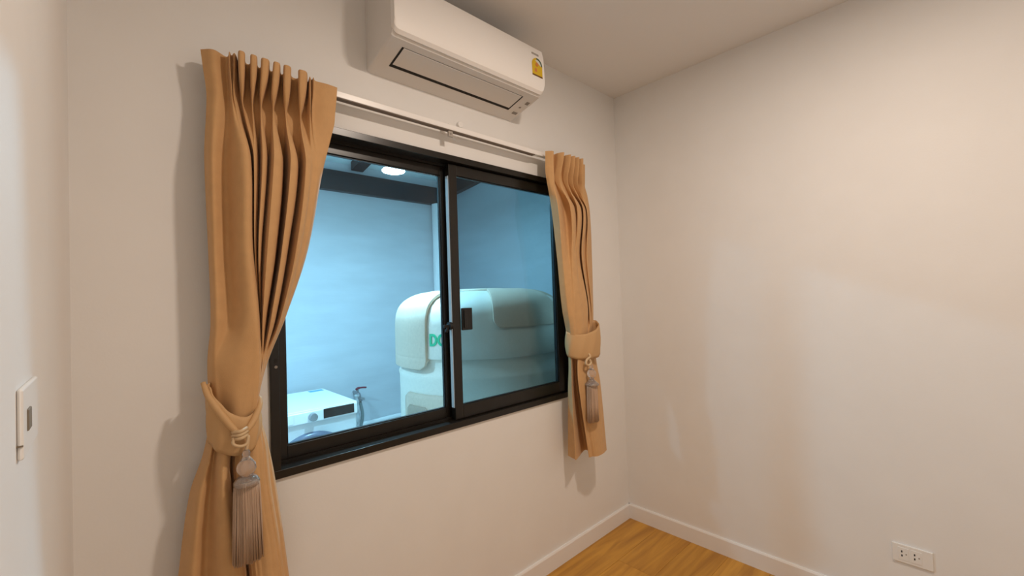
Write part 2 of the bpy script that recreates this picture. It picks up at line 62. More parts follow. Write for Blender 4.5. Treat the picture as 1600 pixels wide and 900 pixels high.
CURTAIN_R = [
    [(-0.7516, -0.085, 2.09), (-0.7354, -0.1, 2.09), (-0.716, -0.108, 2.09), (-0.6796, -0.075, 2.09), (-0.6786, -0.105, 2.09), (-0.6659, -0.127, 2.09), (-0.6571, -0.125, 2.09), (-0.6531, -0.08, 2.09), (-0.62, -0.075, 2.09), (-0.6195, -0.107, 2.09), (-0.607, -0.129, 2.09), (-0.5945, -0.107, 2.09), (-0.594, -0.075, 2.09), (-0.5854, -0.075, 2.09), (-0.5849, -0.107, 2.09), (-0.5724, -0.129, 2.09), (-0.5599, -0.107, 2.09), (-0.5594, -0.075, 2.09), (-0.5522, -0.075, 2.09), (-0.5517, -0.107, 2.09), (-0.5392, -0.129, 2.09), (-0.5267, -0.107, 2.09), (-0.5262, -0.075, 2.09), (-0.5189, -0.075, 2.09), (-0.5184, -0.107, 2.09), (-0.5059, -0.129, 2.09), (-0.4934, -0.107, 2.09), (-0.4929, -0.075, 2.09), (-0.4087, -0.066, 2.09)],
    [(-0.7542, -0.085, 2.04), (-0.738, -0.1, 2.04), (-0.7186, -0.108, 2.04), (-0.6847, -0.075, 2.04), (-0.6837, -0.103, 2.04), (-0.6735, -0.125, 2.04), (-0.6674, -0.123, 2.04), (-0.6634, -0.08, 2.04), (-0.6264, -0.075, 2.04), (-0.6259, -0.105, 2.04), (-0.6139, -0.127, 2.04), (-0.6019, -0.105, 2.04), (-0.6015, -0.075, 2.04), (-0.5905, -0.075, 2.04), (-0.59, -0.105, 2.04), (-0.578, -0.127, 2.04), (-0.566, -0.105, 2.04), (-0.5655, -0.075, 2.04), (-0.5537, -0.075, 2.04), (-0.5532, -0.105, 2.04), (-0.5412, -0.127, 2.04), (-0.5292, -0.105, 2.04), (-0.5287, -0.075, 2.04), (-0.5198, -0.075, 2.04), (-0.5194, -0.105, 2.04), (-0.5074, -0.127, 2.04), (-0.4954, -0.105, 2.04), (-0.4949, -0.075, 2.04), (-0.4116, -0.066, 2.04)],
    [(-0.7565, -0.085, 1.995), (-0.7403, -0.1, 1.995), (-0.7186, -0.108, 1.995), (-0.6895, -0.075, 1.995), (-0.6885, -0.092, 1.995), (-0.6768, -0.114, 1.995), (-0.6691, -0.112, 1.995), (-0.6651, -0.08, 1.995), (-0.6263, -0.075, 1.995), (-0.6259, -0.094, 1.995), (-0.6159, -0.116, 1.995), (-0.6059, -0.094, 1.995), (-0.6055, -0.075, 1.995), (-0.5862, -0.075, 1.995), (-0.5858, -0.094, 1.995), (-0.5758, -0.116, 1.995), (-0.5658, -0.094, 1.995), (-0.5654, -0.075, 1.995), (-0.5483, -0.075, 1.995), (-0.5479, -0.094, 1.995), (-0.5379, -0.116, 1.995), (-0.5279, -0.094, 1.995), (-0.5275, -0.075, 1.995), (-0.5106, -0.075, 1.995), (-0.5102, -0.094, 1.995), (-0.5002, -0.116, 1.995), (-0.4902, -0.094, 1.995), (-0.4898, -0.075, 1.995), (-0.4143, -0.066, 1.995)],
    [(-0.7534, -0.085, 1.965), (-0.7419, -0.1, 1.965), (-0.7178, -0.108, 1.965), (-0.6887, -0.075, 1.965), (-0.6877, -0.082, 1.965), (-0.675, -0.104, 1.965), (-0.6664, -0.102, 1.965), (-0.6624, -0.08, 1.965), (-0.6195, -0.075, 1.965), (-0.6191, -0.084, 1.965), (-0.6106, -0.106, 1.965), (-0.6021, -0.084, 1.965), (-0.6018, -0.075, 1.965), (-0.5782, -0.075, 1.965), (-0.5779, -0.084, 1.965), (-0.5694, -0.106, 1.965), (-0.5609, -0.084, 1.965), (-0.5605, -0.075, 1.965), (-0.5386, -0.075, 1.965), (-0.5382, -0.084, 1.965), (-0.5297, -0.106, 1.965), (-0.5212, -0.084, 1.965), (-0.5209, -0.075, 1.965), (-0.498, -0.075, 1.965), (-0.4976, -0.084, 1.965), (-0.4891, -0.106, 1.965), (-0.4806, -0.084, 1.965), (-0.4803, -0.075, 1.965), (-0.4161, -0.066, 1.965)],
    [(-0.7426, -0.0836, 1.9215), (-0.7354, -0.0996, 1.9215), (-0.7159, -0.1058, 1.9215), (-0.6672, -0.0779, 1.9215), (-0.668, -0.0909, 1.9215), (-0.6612, -0.1048, 1.9215), (-0.6462, -0.1028, 1.9215), (-0.6299, -0.0861, 1.9215), (-0.5985, -0.0817, 1.9215), (-0.6013, -0.0922, 1.9215), (-0.598, -0.1052, 1.9215), (-0.5788, -0.0915, 1.9215), (-0.5658, -0.0784, 1.9215), (-0.5491, -0.0806, 1.9215), (-0.556, -0.092, 1.9215), (-0.5541, -0.1048, 1.9215), (-0.5415, -0.0923, 1.9215), (-0.5317, -0.0838, 1.9215), (-0.5148, -0.0823, 1.9215), (-0.5138, -0.0882, 1.9215), (-0.5127, -0.1032, 1.9215), (-0.5095, -0.0925, 1.9215), (-0.5091, -0.0878, 1.9215), (-0.4924, -0.0878, 1.9215), (-0.4895, -0.0921, 1.9215), (-0.4798, -0.1025, 1.9215), (-0.4676, -0.088, 1.9215), (-0.4638, -0.0802, 1.9215), (-0.4044, -0.0703, 1.9215)],
    [(-0.7176, -0.08, 1.82), (-0.7201, -0.1159, 1.82), (-0.7116, -0.125, 1.82), (-0.617, -0.078, 1.82), (-0.622, -0.1194, 1.82), (-0.629, -0.13, 1.82), (-0.5991, -0.1257, 1.82), (-0.554, -0.1025, 1.82), (-0.5496, -0.095, 1.82), (-0.5596, -0.1205, 1.82), (-0.5687, -0.127, 1.82), (-0.5243, -0.1175, 1.82), (-0.482, -0.08, 1.82), (-0.4811, -0.0897, 1.82), (-0.505, -0.1195, 1.82), (-0.5183, -0.125, 1.82), (-0.4963, -0.1207, 1.82), (-0.4645, -0.1041, 1.82), (-0.4592, -0.0975, 1.82), (-0.4569, -0.1028, 1.82), (-0.4731, -0.1181, 1.82), (-0.482, -0.1218, 1.82), (-0.4816, -0.122, 1.82), (-0.4792, -0.1218, 1.82), (-0.4705, -0.1199, 1.82), (-0.458, -0.1151, 1.82), (-0.4373, -0.1016, 1.82), (-0.4253, -0.088, 1.82), (-0.3772, -0.065, 1.82)],
    [(-0.6929, -0.085, 1.575), (-0.6903, -0.1113, 1.575), (-0.6828, -0.118, 1.575), (-0.6335, -0.11, 1.575), (-0.6255, -0.1243, 1.575), (-0.6201, -0.128, 1.575), (-0.6095, -0.1273, 1.575), (-0.5946, -0.1233, 1.575), (-0.5921, -0.122, 1.575), (-0.5845, -0.1206, 1.575), (-0.5729, -0.115, 1.575), (-0.5397, -0.1087, 1.575), (-0.5123, -0.084, 1.575), (-0.5118, -0.0922, 1.575), (-0.5296, -0.1174, 1.575), (-0.5395, -0.122, 1.575), (-0.5247, -0.1193, 1.575), (-0.502, -0.1088, 1.575), (-0.4977, -0.1047, 1.575), (-0.4924, -0.108, 1.575), (-0.4954, -0.1176, 1.575), (-0.4954, -0.1199, 1.575), (-0.4935, -0.12, 1.575), (-0.4906, -0.1199, 1.575), (-0.4827, -0.1184, 1.575), (-0.4728, -0.1149, 1.575), (-0.4556, -0.105, 1.575), (-0.4436, -0.095, 1.575), (-0.3745, -0.065, 1.575)],
    [(-0.6678, -0.085, 1.313), (-0.6649, -0.1129, 1.313), (-0.6601, -0.12, 1.313), (-0.6374, -0.13, 1.313), (-0.6283, -0.134, 1.313), (-0.6182, -0.135, 1.313), (-0.6068, -0.135, 1.313), (-0.5905, -0.135, 1.313), (-0.5873, -0.135, 1.313), (-0.5752, -0.134, 1.313), (-0.5546, -0.13, 1.313), (-0.5015, -0.1198, 1.313), (-0.4563, -0.08, 1.313), (-0.4544, -0.0875, 1.313), (-0.4724, -0.1107, 1.313), (-0.486, -0.115, 1.313), (-0.4763, -0.1132, 1.313), (-0.4599, -0.106, 1.313), (-0.4568, -0.1032, 1.313), (-0.4537, -0.104, 1.313), (-0.4572, -0.1088, 1.313), (-0.4582, -0.1099, 1.313), (-0.457, -0.11, 1.313), (-0.455, -0.1099, 1.313), (-0.4493, -0.1087, 1.313), (-0.442, -0.1059, 1.313), (-0.4296, -0.098, 1.313), (-0.4214, -0.09, 1.313), (-0.3787, -0.065, 1.313)],
    [(-0.6163, -0.07, 1.149), (-0.6287, -0.1019, 1.149), (-0.6371, -0.11, 1.149), (-0.6252, -0.125, 1.149), (-0.6138, -0.129, 1.149), (-0.6008, -0.13, 1.149), (-0.591, -0.1335, 1.149), (-0.5785, -0.135, 1.149), (-0.5759, -0.135, 1.149), (-0.5623, -0.134, 1.149), (-0.5482, -0.13, 1.149), (-0.5343, -0.129, 1.149), (-0.5201, -0.125, 1.149), (-0.5172, -0.1249, 1.149), (-0.502, -0.1219, 1.149), (-0.4904, -0.115, 1.149), (-0.4802, -0.1138, 1.149), (-0.4707, -0.109, 1.149), (-0.4682, -0.1072, 1.149), (-0.4609, -0.1048, 1.149), (-0.4512, -0.1019, 1.149), (-0.4436, -0.0972, 1.149), (-0.441, -0.095, 1.149), (-0.4383, -0.0949, 1.149), (-0.4326, -0.0941, 1.149), (-0.4268, -0.092, 1.149), (-0.418, -0.086, 1.149), (-0.4121, -0.08, 1.149), (-0.3829, -0.065, 1.149)],
    [(-0.6016, -0.06, 1.01), (-0.6274, -0.0998, 1.01), (-0.6398, -0.11, 1.01), (-0.5707, -0.075, 1.01), (-0.5914, -0.1188, 1.01), (-0.6191, -0.13, 1.01), (-0.6187, -0.1369, 1.01), (-0.608, -0.1399, 1.01), (-0.6061, -0.14, 1.01), (-0.5965, -0.14, 1.01), (-0.5853, -0.14, 1.01), (-0.5726, -0.14, 1.01), (-0.559, -0.14, 1.01), (-0.5563, -0.14, 1.01), (-0.5423, -0.1385, 1.01), (-0.5309, -0.135, 1.01), (-0.5196, -0.1344, 1.01), (-0.5082, -0.132, 1.01), (-0.5053, -0.1311, 1.01), (-0.4966, -0.1298, 1.01), (-0.4849, -0.1269, 1.01), (-0.4755, -0.1222, 1.01), (-0.4722, -0.12, 1.01), (-0.4688, -0.1199, 1.01), (-0.4615, -0.1191, 1.01), (-0.454, -0.117, 1.01), (-0.4424, -0.111, 1.01), (-0.4347, -0.105, 1.01), (-0.3956, -0.085, 1.01)],
    [(-0.6066, -0.055, 0.903), (-0.6352, -0.1028, 0.903), (-0.647, -0.115, 0.903), (-0.5537, -0.065, 0.903), (-0.5835, -0.1248, 0.903), (-0.6226, -0.14, 0.903), (-0.6215, -0.1435, 0.903), (-0.6058, -0.145, 0.903), (-0.6033, -0.145, 0.903), (-0.5913, -0.149, 0.903), (-0.5785, -0.15, 0.903), (-0.565, -0.15, 0.903), (-0.552, -0.15, 0.903), (-0.5497, -0.15, 0.903), (-0.5394, -0.15, 0.903), (-0.5305, -0.15, 0.903), (-0.5193, -0.1494, 0.903), (-0.5073, -0.147, 0.903), (-0.5045, -0.1461, 0.903), (-0.4969, -0.1449, 0.903), (-0.488, -0.1435, 0.903), (-0.4809, -0.1411, 0.903), (-0.4783, -0.14, 0.903), (-0.4755, -0.1399, 0.903), (-0.4698, -0.1394, 0.903), (-0.4638, -0.138, 0.903), (-0.4543, -0.134, 0.903), (-0.4475, -0.13, 0.903), (-0.4092, -0.115, 0.903)],
    [(-0.6199, -0.05, 0.555), (-0.6346, -0.1018, 0.555), (-0.6313, -0.115, 0.555), (-0.4982, -0.065, 0.555), (-0.5244, -0.1248, 0.555), (-0.5649, -0.14, 0.555), (-0.5631, -0.1469, 0.555), (-0.5481, -0.1499, 0.555), (-0.5463, -0.15, 0.555), (-0.5417, -0.158, 0.555), (-0.5383, -0.16, 0.555), (-0.5339, -0.164, 0.555), (-0.5289, -0.165, 0.555), (-0.5278, -0.1656, 0.555), (-0.522, -0.1676, 0.555), (-0.5167, -0.168, 0.555), (-0.5106, -0.168, 0.555), (-0.5038, -0.168, 0.555), (-0.502, -0.168, 0.555), (-0.4962, -0.1679, 0.555), (-0.4879, -0.1671, 0.555), (-0.4813, -0.1656, 0.555), (-0.4791, -0.165, 0.555), (-0.4768, -0.165, 0.555), (-0.4723, -0.1647, 0.555), (-0.4677, -0.164, 0.555), (-0.4604, -0.162, 0.555), (-0.455, -0.16, 0.555), (-0.4233, -0.15, 0.555)],
]

# ------------------------------------------------------------ materials
def mat(name, col, rough=0.6, metal=0.0, spec=0.5, noise=None, bump=None, emit=None, coat=0.0, trans=0.0):
    """noise=(scale, amount, stretch)   bump=(scale, strength, stretch)"""
    M = bpy.data.materials.new(name); M.use_nodes = True
    nt = M.node_tree; b = nt.nodes['Principled BSDF']
    b.inputs['Base Color'].default_value = (*col, 1)
    b.inputs['Roughness'].default_value = rough
    b.inputs['Metallic'].default_value = metal
    b.inputs['Specular IOR Level'].default_value = spec
    b.inputs['Coat Weight'].default_value = coat
    b.inputs['Transmission Weight'].default_value = trans
    tc = nt.nodes.new('ShaderNodeTexCoord')
    def tex(scale, stretch, detail=4):
        mp = nt.nodes.new('ShaderNodeMapping'); mp.inputs['Scale'].default_value = stretch
        nt.links.new(tc.outputs['Object'], mp.inputs['Vector'])
        n = nt.nodes.new('ShaderNodeTexNoise'); n.inputs['Scale'].default_value = scale
        n.inputs['Detail'].default_value = detail
        nt.links.new(mp.outputs['Vector'], n.inputs['Vector'])
        return n
    if noise:
        n = tex(noise[0], noise[2])
        r = nt.nodes.new('ShaderNodeMapRange')
        r.inputs['From Min'].default_value = 0.3; r.inputs['From Max'].default_value = 0.7
        r.inputs['To Min'].default_value = 1 - noise[1]; r.inputs['To Max'].default_value = 1 + noise[1]
        nt.links.new(n.outputs['Fac'], r.inputs['Value'])
        mx = nt.nodes.new('ShaderNodeMix'); mx.data_type = 'RGBA'; mx.blend_type = 'MULTIPLY'
        mx.inputs['Factor'].default_value = 1.0
        mx.inputs['A'].default_value = (*col, 1)
        nt.links.new(r.outputs['Result'], mx.inputs['B'])
        nt.links.new(mx.outputs['Result'], b.inputs['Base Color'])
    if bump:
        n = tex(bump[0], bump[2], 6)
        bp = nt.nodes.new('ShaderNodeBump'); bp.inputs['Strength'].default_value = bump[1]
        bp.inputs['Distance'].default_value = 0.002
        nt.links.new(n.outputs['Fac'], bp.inputs['Height'])
        nt.links.new(bp.outputs['Normal'], b.inputs['Normal'])
    if emit:
        b.inputs['Emission Color'].default_value = (*emit[0], 1)
        b.inputs['Emission Strength'].default_value = emit[1]
    return M

def glass_mat(name, tint):
    M = bpy.data.materials.new(name); M.use_nodes = True
    nt = M.node_tree; nt.nodes.remove(nt.nodes['Principled BSDF'])
    out = nt.nodes['Material Output']
    t = nt.nodes.new('ShaderNodeBsdfTransparent'); t.inputs[0].default_value = (*tint, 1)
    g = nt.nodes.new('ShaderNodeBsdfGlossy'); g.inputs['Roughness'].default_value = 0.02
    lw = nt.nodes.new('ShaderNodeLayerWeight'); lw.inputs['Blend'].default_value = 0.5
    p = nt.nodes.new('ShaderNodeMath'); p.operation = 'POWER'; p.inputs[1].default_value = 4.0
    q = nt.nodes.new('ShaderNodeMath'); q.operation = 'MULTIPLY_ADD'
    q.inputs[1].default_value = 0.7; q.inputs[2].default_value = 0.03
    x = nt.nodes.new('ShaderNodeMixShader')
    nt.links.new(lw.outputs['Facing'], p.inputs[0]); nt.links.new(p.outputs[0], q.inputs[0])
    nt.links.new(q.outputs[0], x.inputs[0]); nt.links.new(t.outputs[0], x.inputs[1])
    nt.links.new(g.outputs[0], x.inputs[2]); nt.links.new(x.outputs[0], out.inputs['Surface'])
    return M

M_wall = mat('wall_paint', (0.86, 0.845, 0.825), 0.55, spec=0.35, noise=(6, 0.012, (1, 1, 1)), bump=(140, 0.12, (1, 1, 1)))
M_ceil = mat('ceiling_paint', (0.86, 0.84, 0.82), 0.8, spec=0.2, bump=(120, 0.08, (1, 1, 1)))
M_base = mat('baseboard_paint', (0.88, 0.86, 0.84), 0.4)
M_cloth = mat('curtain_cloth', (0.62, 0.365, 0.165), 0.75, spec=0.25, noise=(30, 0.04, (1, 1, 1)), bump=(600, 0.25, (1, 1, 0.4)))
M_cloth.node_tree.nodes['Principled BSDF'].inputs['Sheen Weight'].default_value = 0.12
M_tie = mat('tieback_cloth', (0.60, 0.37, 0.175), 0.6, spec=0.3, bump=(500, 0.2, (1, 1, 1)))
M_knot = mat('tieback_cord', (0.66, 0.47, 0.27), 0.5, spec=0.4)
M_frame = mat('dark_aluminium', (0.011, 0.0085, 0.006), 0.28, spec=0.45, noise=(20, 0.1, (1, 1, 1)))
M_sheen = mat('painted_sheen_grey', (0.50, 0.56, 0.58), 0.5)  # pale colour painting the light caught on the sash side
M_black = mat('black_plastic', (0.005, 0.005, 0.005), 0.45)
M_clear = glass_mat('clear_glass', (0.93, 0.97, 0.98))
M_tint = glass_mat('grey_tinted_glass', (0.58, 0.66, 0.68))
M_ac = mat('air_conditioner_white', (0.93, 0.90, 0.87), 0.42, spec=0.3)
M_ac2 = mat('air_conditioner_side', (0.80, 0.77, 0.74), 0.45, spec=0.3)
M_slot = mat('outlet_dark', (0.012, 0.009, 0.007), 0.8)
M_grey = mat('sensor_grey', (0.28, 0.25, 0.22), 0.5)
M_yellow = mat('label_yellow', (0.72, 0.48, 0.015), 0.45)
M_green = mat('label_green', (0.05, 0.11, 0.07), 0.45)
M_lwhite = mat('label_white', (0.75, 0.72, 0.68), 0.5)
M_orange = mat('label_orange', (0.65, 0.22, 0.06), 0.5)
M_brown = mat('label_brown', (0.16, 0.07, 0.02), 0.5)
M_rail = mat('rail_white', (0.92, 0.90, 0.88), 0.3)
M_groove = mat('rail_groove', (0.16, 0.12, 0.09), 0.6)
M_bracket = mat('bracket_grey', (0.42, 0.38, 0.34), 0.4, metal=0.3)
M_plast = mat('white_plastic', (0.85, 0.83, 0.80), 0.4)
M_seam_shade = mat('plastic_seam_and_shade', (0.22, 0.18, 0.13), 0.6)  # dark plastic seams, and the painted shade of the switch rocker
M_bead = mat('acrylic_bead', (0.90, 0.84, 0.80), 0.03, spec=0.8, coat=0.5, trans=0.85)
M_fringe = mat('fringe_thread', (0.50, 0.35, 0.25), 0.5, spec=0.4, noise=(60, 0.2, (1, 1, 0.1)))
M_yard = mat('yard_wall_render', (0.60, 0.64, 0.67), 0.8, spec=0.2, noise=(3, 0.05, (1, 1, 4)), bump=(30, 0.35, (0.3, 0.3, 2.5)))
M_conc = mat('yard_concrete', (0.62, 0.62, 0.61), 0.8, noise=(5, 0.1, (1, 1, 1)))
M_steel = mat('dark_roof_steel', (0.022, 0.024, 0.028), 0.45, noise=(8, 0.15, (1, 1, 1)))
M_sheet = mat('roof_sheet', (0.72, 0.84, 0.85), 0.6, noise=(4, 0.05, (1, 1, 1)))
M_pvc = mat('pvc_pipe', (0.78, 0.80, 0.80), 0.35)
M_tank = mat('tank_body', (0.90, 0.83, 0.70), 0.5, noise=(90, 0.04, (1, 1, 1)))
M_flap = mat('tank_beige', (0.72, 0.58, 0.44), 0.55, noise=(90, 0.06, (1, 1, 1)))
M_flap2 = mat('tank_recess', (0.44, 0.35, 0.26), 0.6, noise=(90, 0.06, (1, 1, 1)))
M_logo = mat('logo_green', (0.0, 0.58, 0.30), 0.5)
M_wash = mat('washer_white', (0.92, 0.92, 0.91), 0.3)
M_wash2 = mat('washer_panel', (0.75, 0.76, 0.76), 0.35)
M_disp = mat('washer_display', (0.010, 0.012, 0.012), 0.15)
M_chrome = mat('knob_chrome', (0.40, 0.41, 0.43), 0.25, metal=0.9)
M_door = mat('washer_door_glass', (0.05, 0.055, 0.08), 0.12, coat=0.5)
M_ring = mat('washer_door_ring', (0.13, 0.15, 0.21), 0.3)
M_blue = mat('blue_sticker', (0.10, 0.42, 0.72), 0.5)
M_red = mat('tap_lever_maroon', (0.16, 0.008, 0.03), 0.45)
M_hose = mat('grey_hose', (0.20, 0.27, 0.27), 0.5)
M_bag = mat('clear_wrap', (0.75, 0.80, 0.80), 0.15, trans=0.5)
M_lamp = mat('lamp_diffuser', (0.9, 0.95, 1.0), 0.4, emit=((0.55, 0.86, 1.0), 50.0))
M_cord = mat('black_cord', (0.02, 0.02, 0.02), 0.6)

def wood(name, tone):
    M = bpy.data.materials.new(name); M.use_nodes = True
    nt = M.node_tree; b = nt.nodes['Principled BSDF']
    b.inputs['Roughness'].default_value = 0.38
    tc = nt.nodes.new('ShaderNodeTexCoord'); mp = nt.nodes.new('ShaderNodeMapping')
    mp.inputs['Scale'].default_value = (1.1, 11, 1); mp.inputs['Location'].default_value = (tone * 7, tone * 3, 0)
    n = nt.nodes.new('ShaderNodeTexNoise'); n.inputs['Scale'].default_value = 2.2
    n.inputs['Detail'].default_value = 7; n.inputs['Distortion'].default_value = 0.5
    r = nt.nodes.new('ShaderNodeValToRGB')
    r.color_ramp.elements[0].position = 0.32; r.color_ramp.elements[0].color = (0.42 * tone, 0.185 * tone, 0.020 * tone, 1)
    r.color_ramp.elements[1].position = 0.66; r.color_ramp.elements[1].color = (0.66 * tone, 0.33 * tone, 0.045 * tone, 1)
    nt.links.new(tc.outputs['Object'], mp.inputs['Vector']); nt.links.new(mp.outputs['Vector'], n.inputs['Vector'])
    nt.links.new(n.outputs['Fac'], r.inputs['Fac']); nt.links.new(r.outputs['Color'], b.inputs['Base Color'])
    return M
M_wood = [wood('laminate_oak', t) for t in (0.94, 1.0, 1.06)]
M_under = mat('subfloor', (0.12, 0.07, 0.03), 0.9)

# ------------------------------------------------------------ mesh helpers
def obj(name, bm, mt, parent=None, smooth=False, bevel=0.0, seg=2, sharp=0):
    bmesh.ops.recalc_face_normals(bm, faces=bm.faces[:])
    me = bpy.data.meshes.new(name); bm.to_mesh(me); bm.free()
    for k in (mt if isinstance(mt, (list, tuple)) else [mt]): me.materials.append(k)
    if smooth:
        for p in me.polygons: p.use_smooth = True
        if sharp: me.set_sharp_from_angle(angle=math.radians(sharp))
    o = bpy.data.objects.new(name, me); C.objects.link(o)
    if parent:
        o.parent = parent
        o.matrix_parent_inverse = Matrix.Translation(parent.location).inverted() if parent.parent is None else Matrix.Identity(4)
        if parent.parent is not None:
            o.matrix_parent_inverse = Matrix.Identity(4)
            # the parent part sits in world space through its own inverse, so its local frame is world
    if bevel:
        md = o.modifiers.new('bevel', 'BEVEL'); md.width = bevel; md.segments = seg; md.limit_method = 'ANGLE'
        md.harden_normals = True
        for p in me.polygons: p.use_smooth = True
        me.set_sharp_from_angle(angle=math.radians(35))
    return o
def thing(name, label, cat, loc, group=None):
    o = bpy.data.objects.new(name, None); C.objects.link(o); o.location = loc
    o.empty_display_size = 0.05
    tag(o, label, cat, group); return o
def tag(o, label, cat, group=None):
    o['label'] = label; o['category'] = cat
    if group: o['group'] = group
    return o
def struct(o): o['kind'] = 'structure'; return o
def box(bm, x0, x1, y0, y1, z0, z1):
    vs = [bm.verts.new((x, y, z)) for x in (x0, x1) for y in (y0, y1) for z in (z0, z1)]
    for f in ((0, 1, 3, 2), (4, 6, 7, 5), (0, 4, 5, 1), (2, 3, 7, 6), (0, 2, 6, 4), (1, 5, 7, 3)):
        bm.faces.new([vs[i] for i in f])
    return bm
def B(*a): return box(bmesh.new(), *a)
def tube(bm, pts, r, seg=12, cap=True):
    pts = [Vector(p) for p in pts]; n = len(pts)
    rs = r if isinstance(r, (list, tuple)) else [r] * n
    rings = []; up = None
    for i, p in enumerate(pts):
        t = (pts[min(i + 1, n - 1)] - pts[max(i - 1, 0)]).normalized()
        if up is None: up = Vector((0, 0, 1)) if abs(t.z) < 0.9 else Vector((1, 0, 0))
        a = t.cross(up).normalized(); b = a.cross(t).normalized(); up = b
        rings.append([bm.verts.new(p + rs[i] * (math.cos(2 * math.pi * k / seg) * a + math.sin(2 * math.pi * k / seg) * b)) for k in range(seg)])
    for A, D in zip(rings, rings[1:]):
        for k in range(seg): bm.faces.new((A[k], A[(k + 1) % seg], D[(k + 1) % seg], D[k]))
    if cap:
        bm.faces.new(rings[0][::-1]); bm.faces.new(rings[-1])
    return bm
def lathe(bm, prof, c, seg=32):
    """prof: list of (r, z) from top to bottom about the vertical through c"""
    rings = []
    for r, z in prof:
        if r < 1e-5: rings.append([bm.verts.new((c[0], c[1], c[2] + z))])
        else: rings.append([bm.verts.new((c[0] + r * math.cos(2 * math.pi * k / seg), c[1] + r * math.sin(2 * math.pi * k / seg), c[2] + z)) for k in range(seg)])
    for A, D in zip(rings, rings[1:]):
        for k in range(seg):
            q = (k + 1) % seg
            if len(A) == 1 and len(D) == 1: continue
            if len(A) == 1: bm.faces.new((A[0], D[q], D[k]))
            elif len(D) == 1: bm.faces.new((A[k], A[q], D[0]))
            else: bm.faces.new((A[k], A[q], D[q], D[k]))
    for R_ in (rings[0], rings[-1]):
        if len(R_) > 2: bm.faces.new(R_)
    return bm
def prism_x(bm, prof, x0, x1):
    a = [bm.verts.new((x0, y, z)) for y, z in prof]; b = [bm.verts.new((x1, y, z)) for y, z in prof]
    n = len(prof)
    for i in range(n): bm.faces.new((a[i], a[(i + 1) % n], b[(i + 1) % n], b[i]))
    bm.faces.new(a[::-1]); bm.faces.new(b)
    return bm
def prism_round(bm, prof, x0, x1, r, zlim):
    """extrusion whose lower end corners are rounded"""
    xs = [x0 + r * (1 - math.cos(math.pi / 2 * i / 7)) for i in range(8)] + [x1 - r * (1 - math.cos(math.pi / 2 * i / 7)) for i in range(7, -1, -1)]
    rings = []
    for x in xs:
        d = min(x - x0, x1 - x, r); lift = r - math.sqrt(max(0, r * r - (r - d) ** 2))
        rings.append([bm.verts.new((x, y, z + lift * max(0, min(1, (zlim - z) / .06)))) for y, z in prof])
    n = len(prof)
    for A, D in zip(rings, rings[1:]):
        for i in range(n): bm.faces.new((A[i], A[(i + 1) % n], D[(i + 1) % n], D[i]))
    bm.faces.new(rings[0][::-1]); bm.faces.new(rings[-1])
    return bm
def cyl_y(bm, x, z, y0, y1, r, seg=40, r2=None):
    return tube(bm, [(x, y0, z), (x, y1, z)], [r, r if r2 is None else r2], seg)
def crom(P, t):
    """Catmull-Rom through list P at t in 0..len-1"""
    i = min(int(t), len(P) - 2); f = t - i
    p0 = P[i - 1] if i > 0 else P[i] * 2 - P[i + 1]
    p1 = P[i]; p2 = P[i + 1]
    p3 = P[i + 2] if i + 2 < len(P) else P[i + 1] * 2 - P[i]
    return 0.5 * (2 * p1 + (p2 - p0) * f + (2 * p0 - 5 * p1 + 4 * p2 - p3) * f * f + (3 * p1 - p0 - 3 * p2 + p3) * f ** 3)
def loft(levels, nu, nv):
    """cloth surface through a grid of control points (levels from top to bottom)"""
    L = [[Vector(p) for p in l] for l in levels]
    nl = len(L); nc = len(L[0])
    Z = [l[0].z for l in L]
    cols = [[crom(L[a], u * (nc - 1) / nu) for u in range(nu + 1)] for a in range(nl)]
    bm = bmesh.new(); rows = []
    zs = []
    for a in range(nl - 1):                              # rows follow the levels, denser where they are close
        k = max(3, round(nv * (Z[a] - Z[a + 1]) / (Z[0] - Z[-1])))
        zs += [(a, i / k) for i in range(k)]
    zs.append((nl - 2, 1.0))
    for a, f in zs:
        h = Z[a] - Z[a + 1]; row = []
        for u in range(nu + 1):
            p1, p2 = cols[a][u], cols[a + 1][u]
            m1 = (p2 - cols[a - 1][u]) / (Z[a - 1] - Z[a + 1]) if a > 0 else (p2 - p1) / h
            m2 = (cols[a + 2][u] - p1) / (Z[a] - Z[a + 2]) if a + 2 < nl else (p2 - p1) / h
            q = (2 * f ** 3 - 3 * f ** 2 + 1) * p1 + (f ** 3 - 2 * f ** 2 + f) * h * m1 + (3 * f ** 2 - 2 * f ** 3) * p2 + (f ** 3 - f ** 2) * h * m2
            row.append(bm.verts.new(q))
        rows.append(row)
    for r0, r1 in zip(rows, rows[1:]):
        for u in range(nu): bm.faces.new((r0[u], r0[u + 1], r1[u + 1], r1[u]))
    return bm
def cloth(name, bm, mt, parent, th=0.0016):
    o = obj(name, bm, mt, parent, smooth=True)
    md = o.modifiers.new('thickness', 'SOLIDIFY'); md.thickness = th; md.offset = 0
    return o

# ------------------------------------------------------------ the room
XL, XR, YF, YB, H = -2.40, 0.0, 0.0, -2.50, 2.60
WX0, WX1, WZ0, WZ1 = -1.970, -0.500, 0.836, 1.987
bm = bmesh.new()
ww = [(XL - .1, WX0, 0, H), (WX1, XR + .1, 0, H), (WX0, WX1, 0, WZ0), (WX0, WX1, WZ1, H)]
for x0, x1, z0, z1 in ww: box(bm, x0, x1, 0, 0.10, z0 - (.15 if z0 == 0 else 0), z1)
struct(obj('wall_front', bm, M_wall))
struct(obj('wall_right', B(XR, XR + .1, YB - .1, 0.0, -.15, H), M_wall))
struct(obj('wall_left', B(XL - .1, XL, YB - .1, 0.0, -.15, H), M_wall))
struct(obj('wall_back', B(XL, XR, YB - .1, YB, -.15, H), M_wall))
struct(obj('ceiling', B(XL - .1, XR + .1, YB - .1, 0.10, H, H + .1), M_ceil))
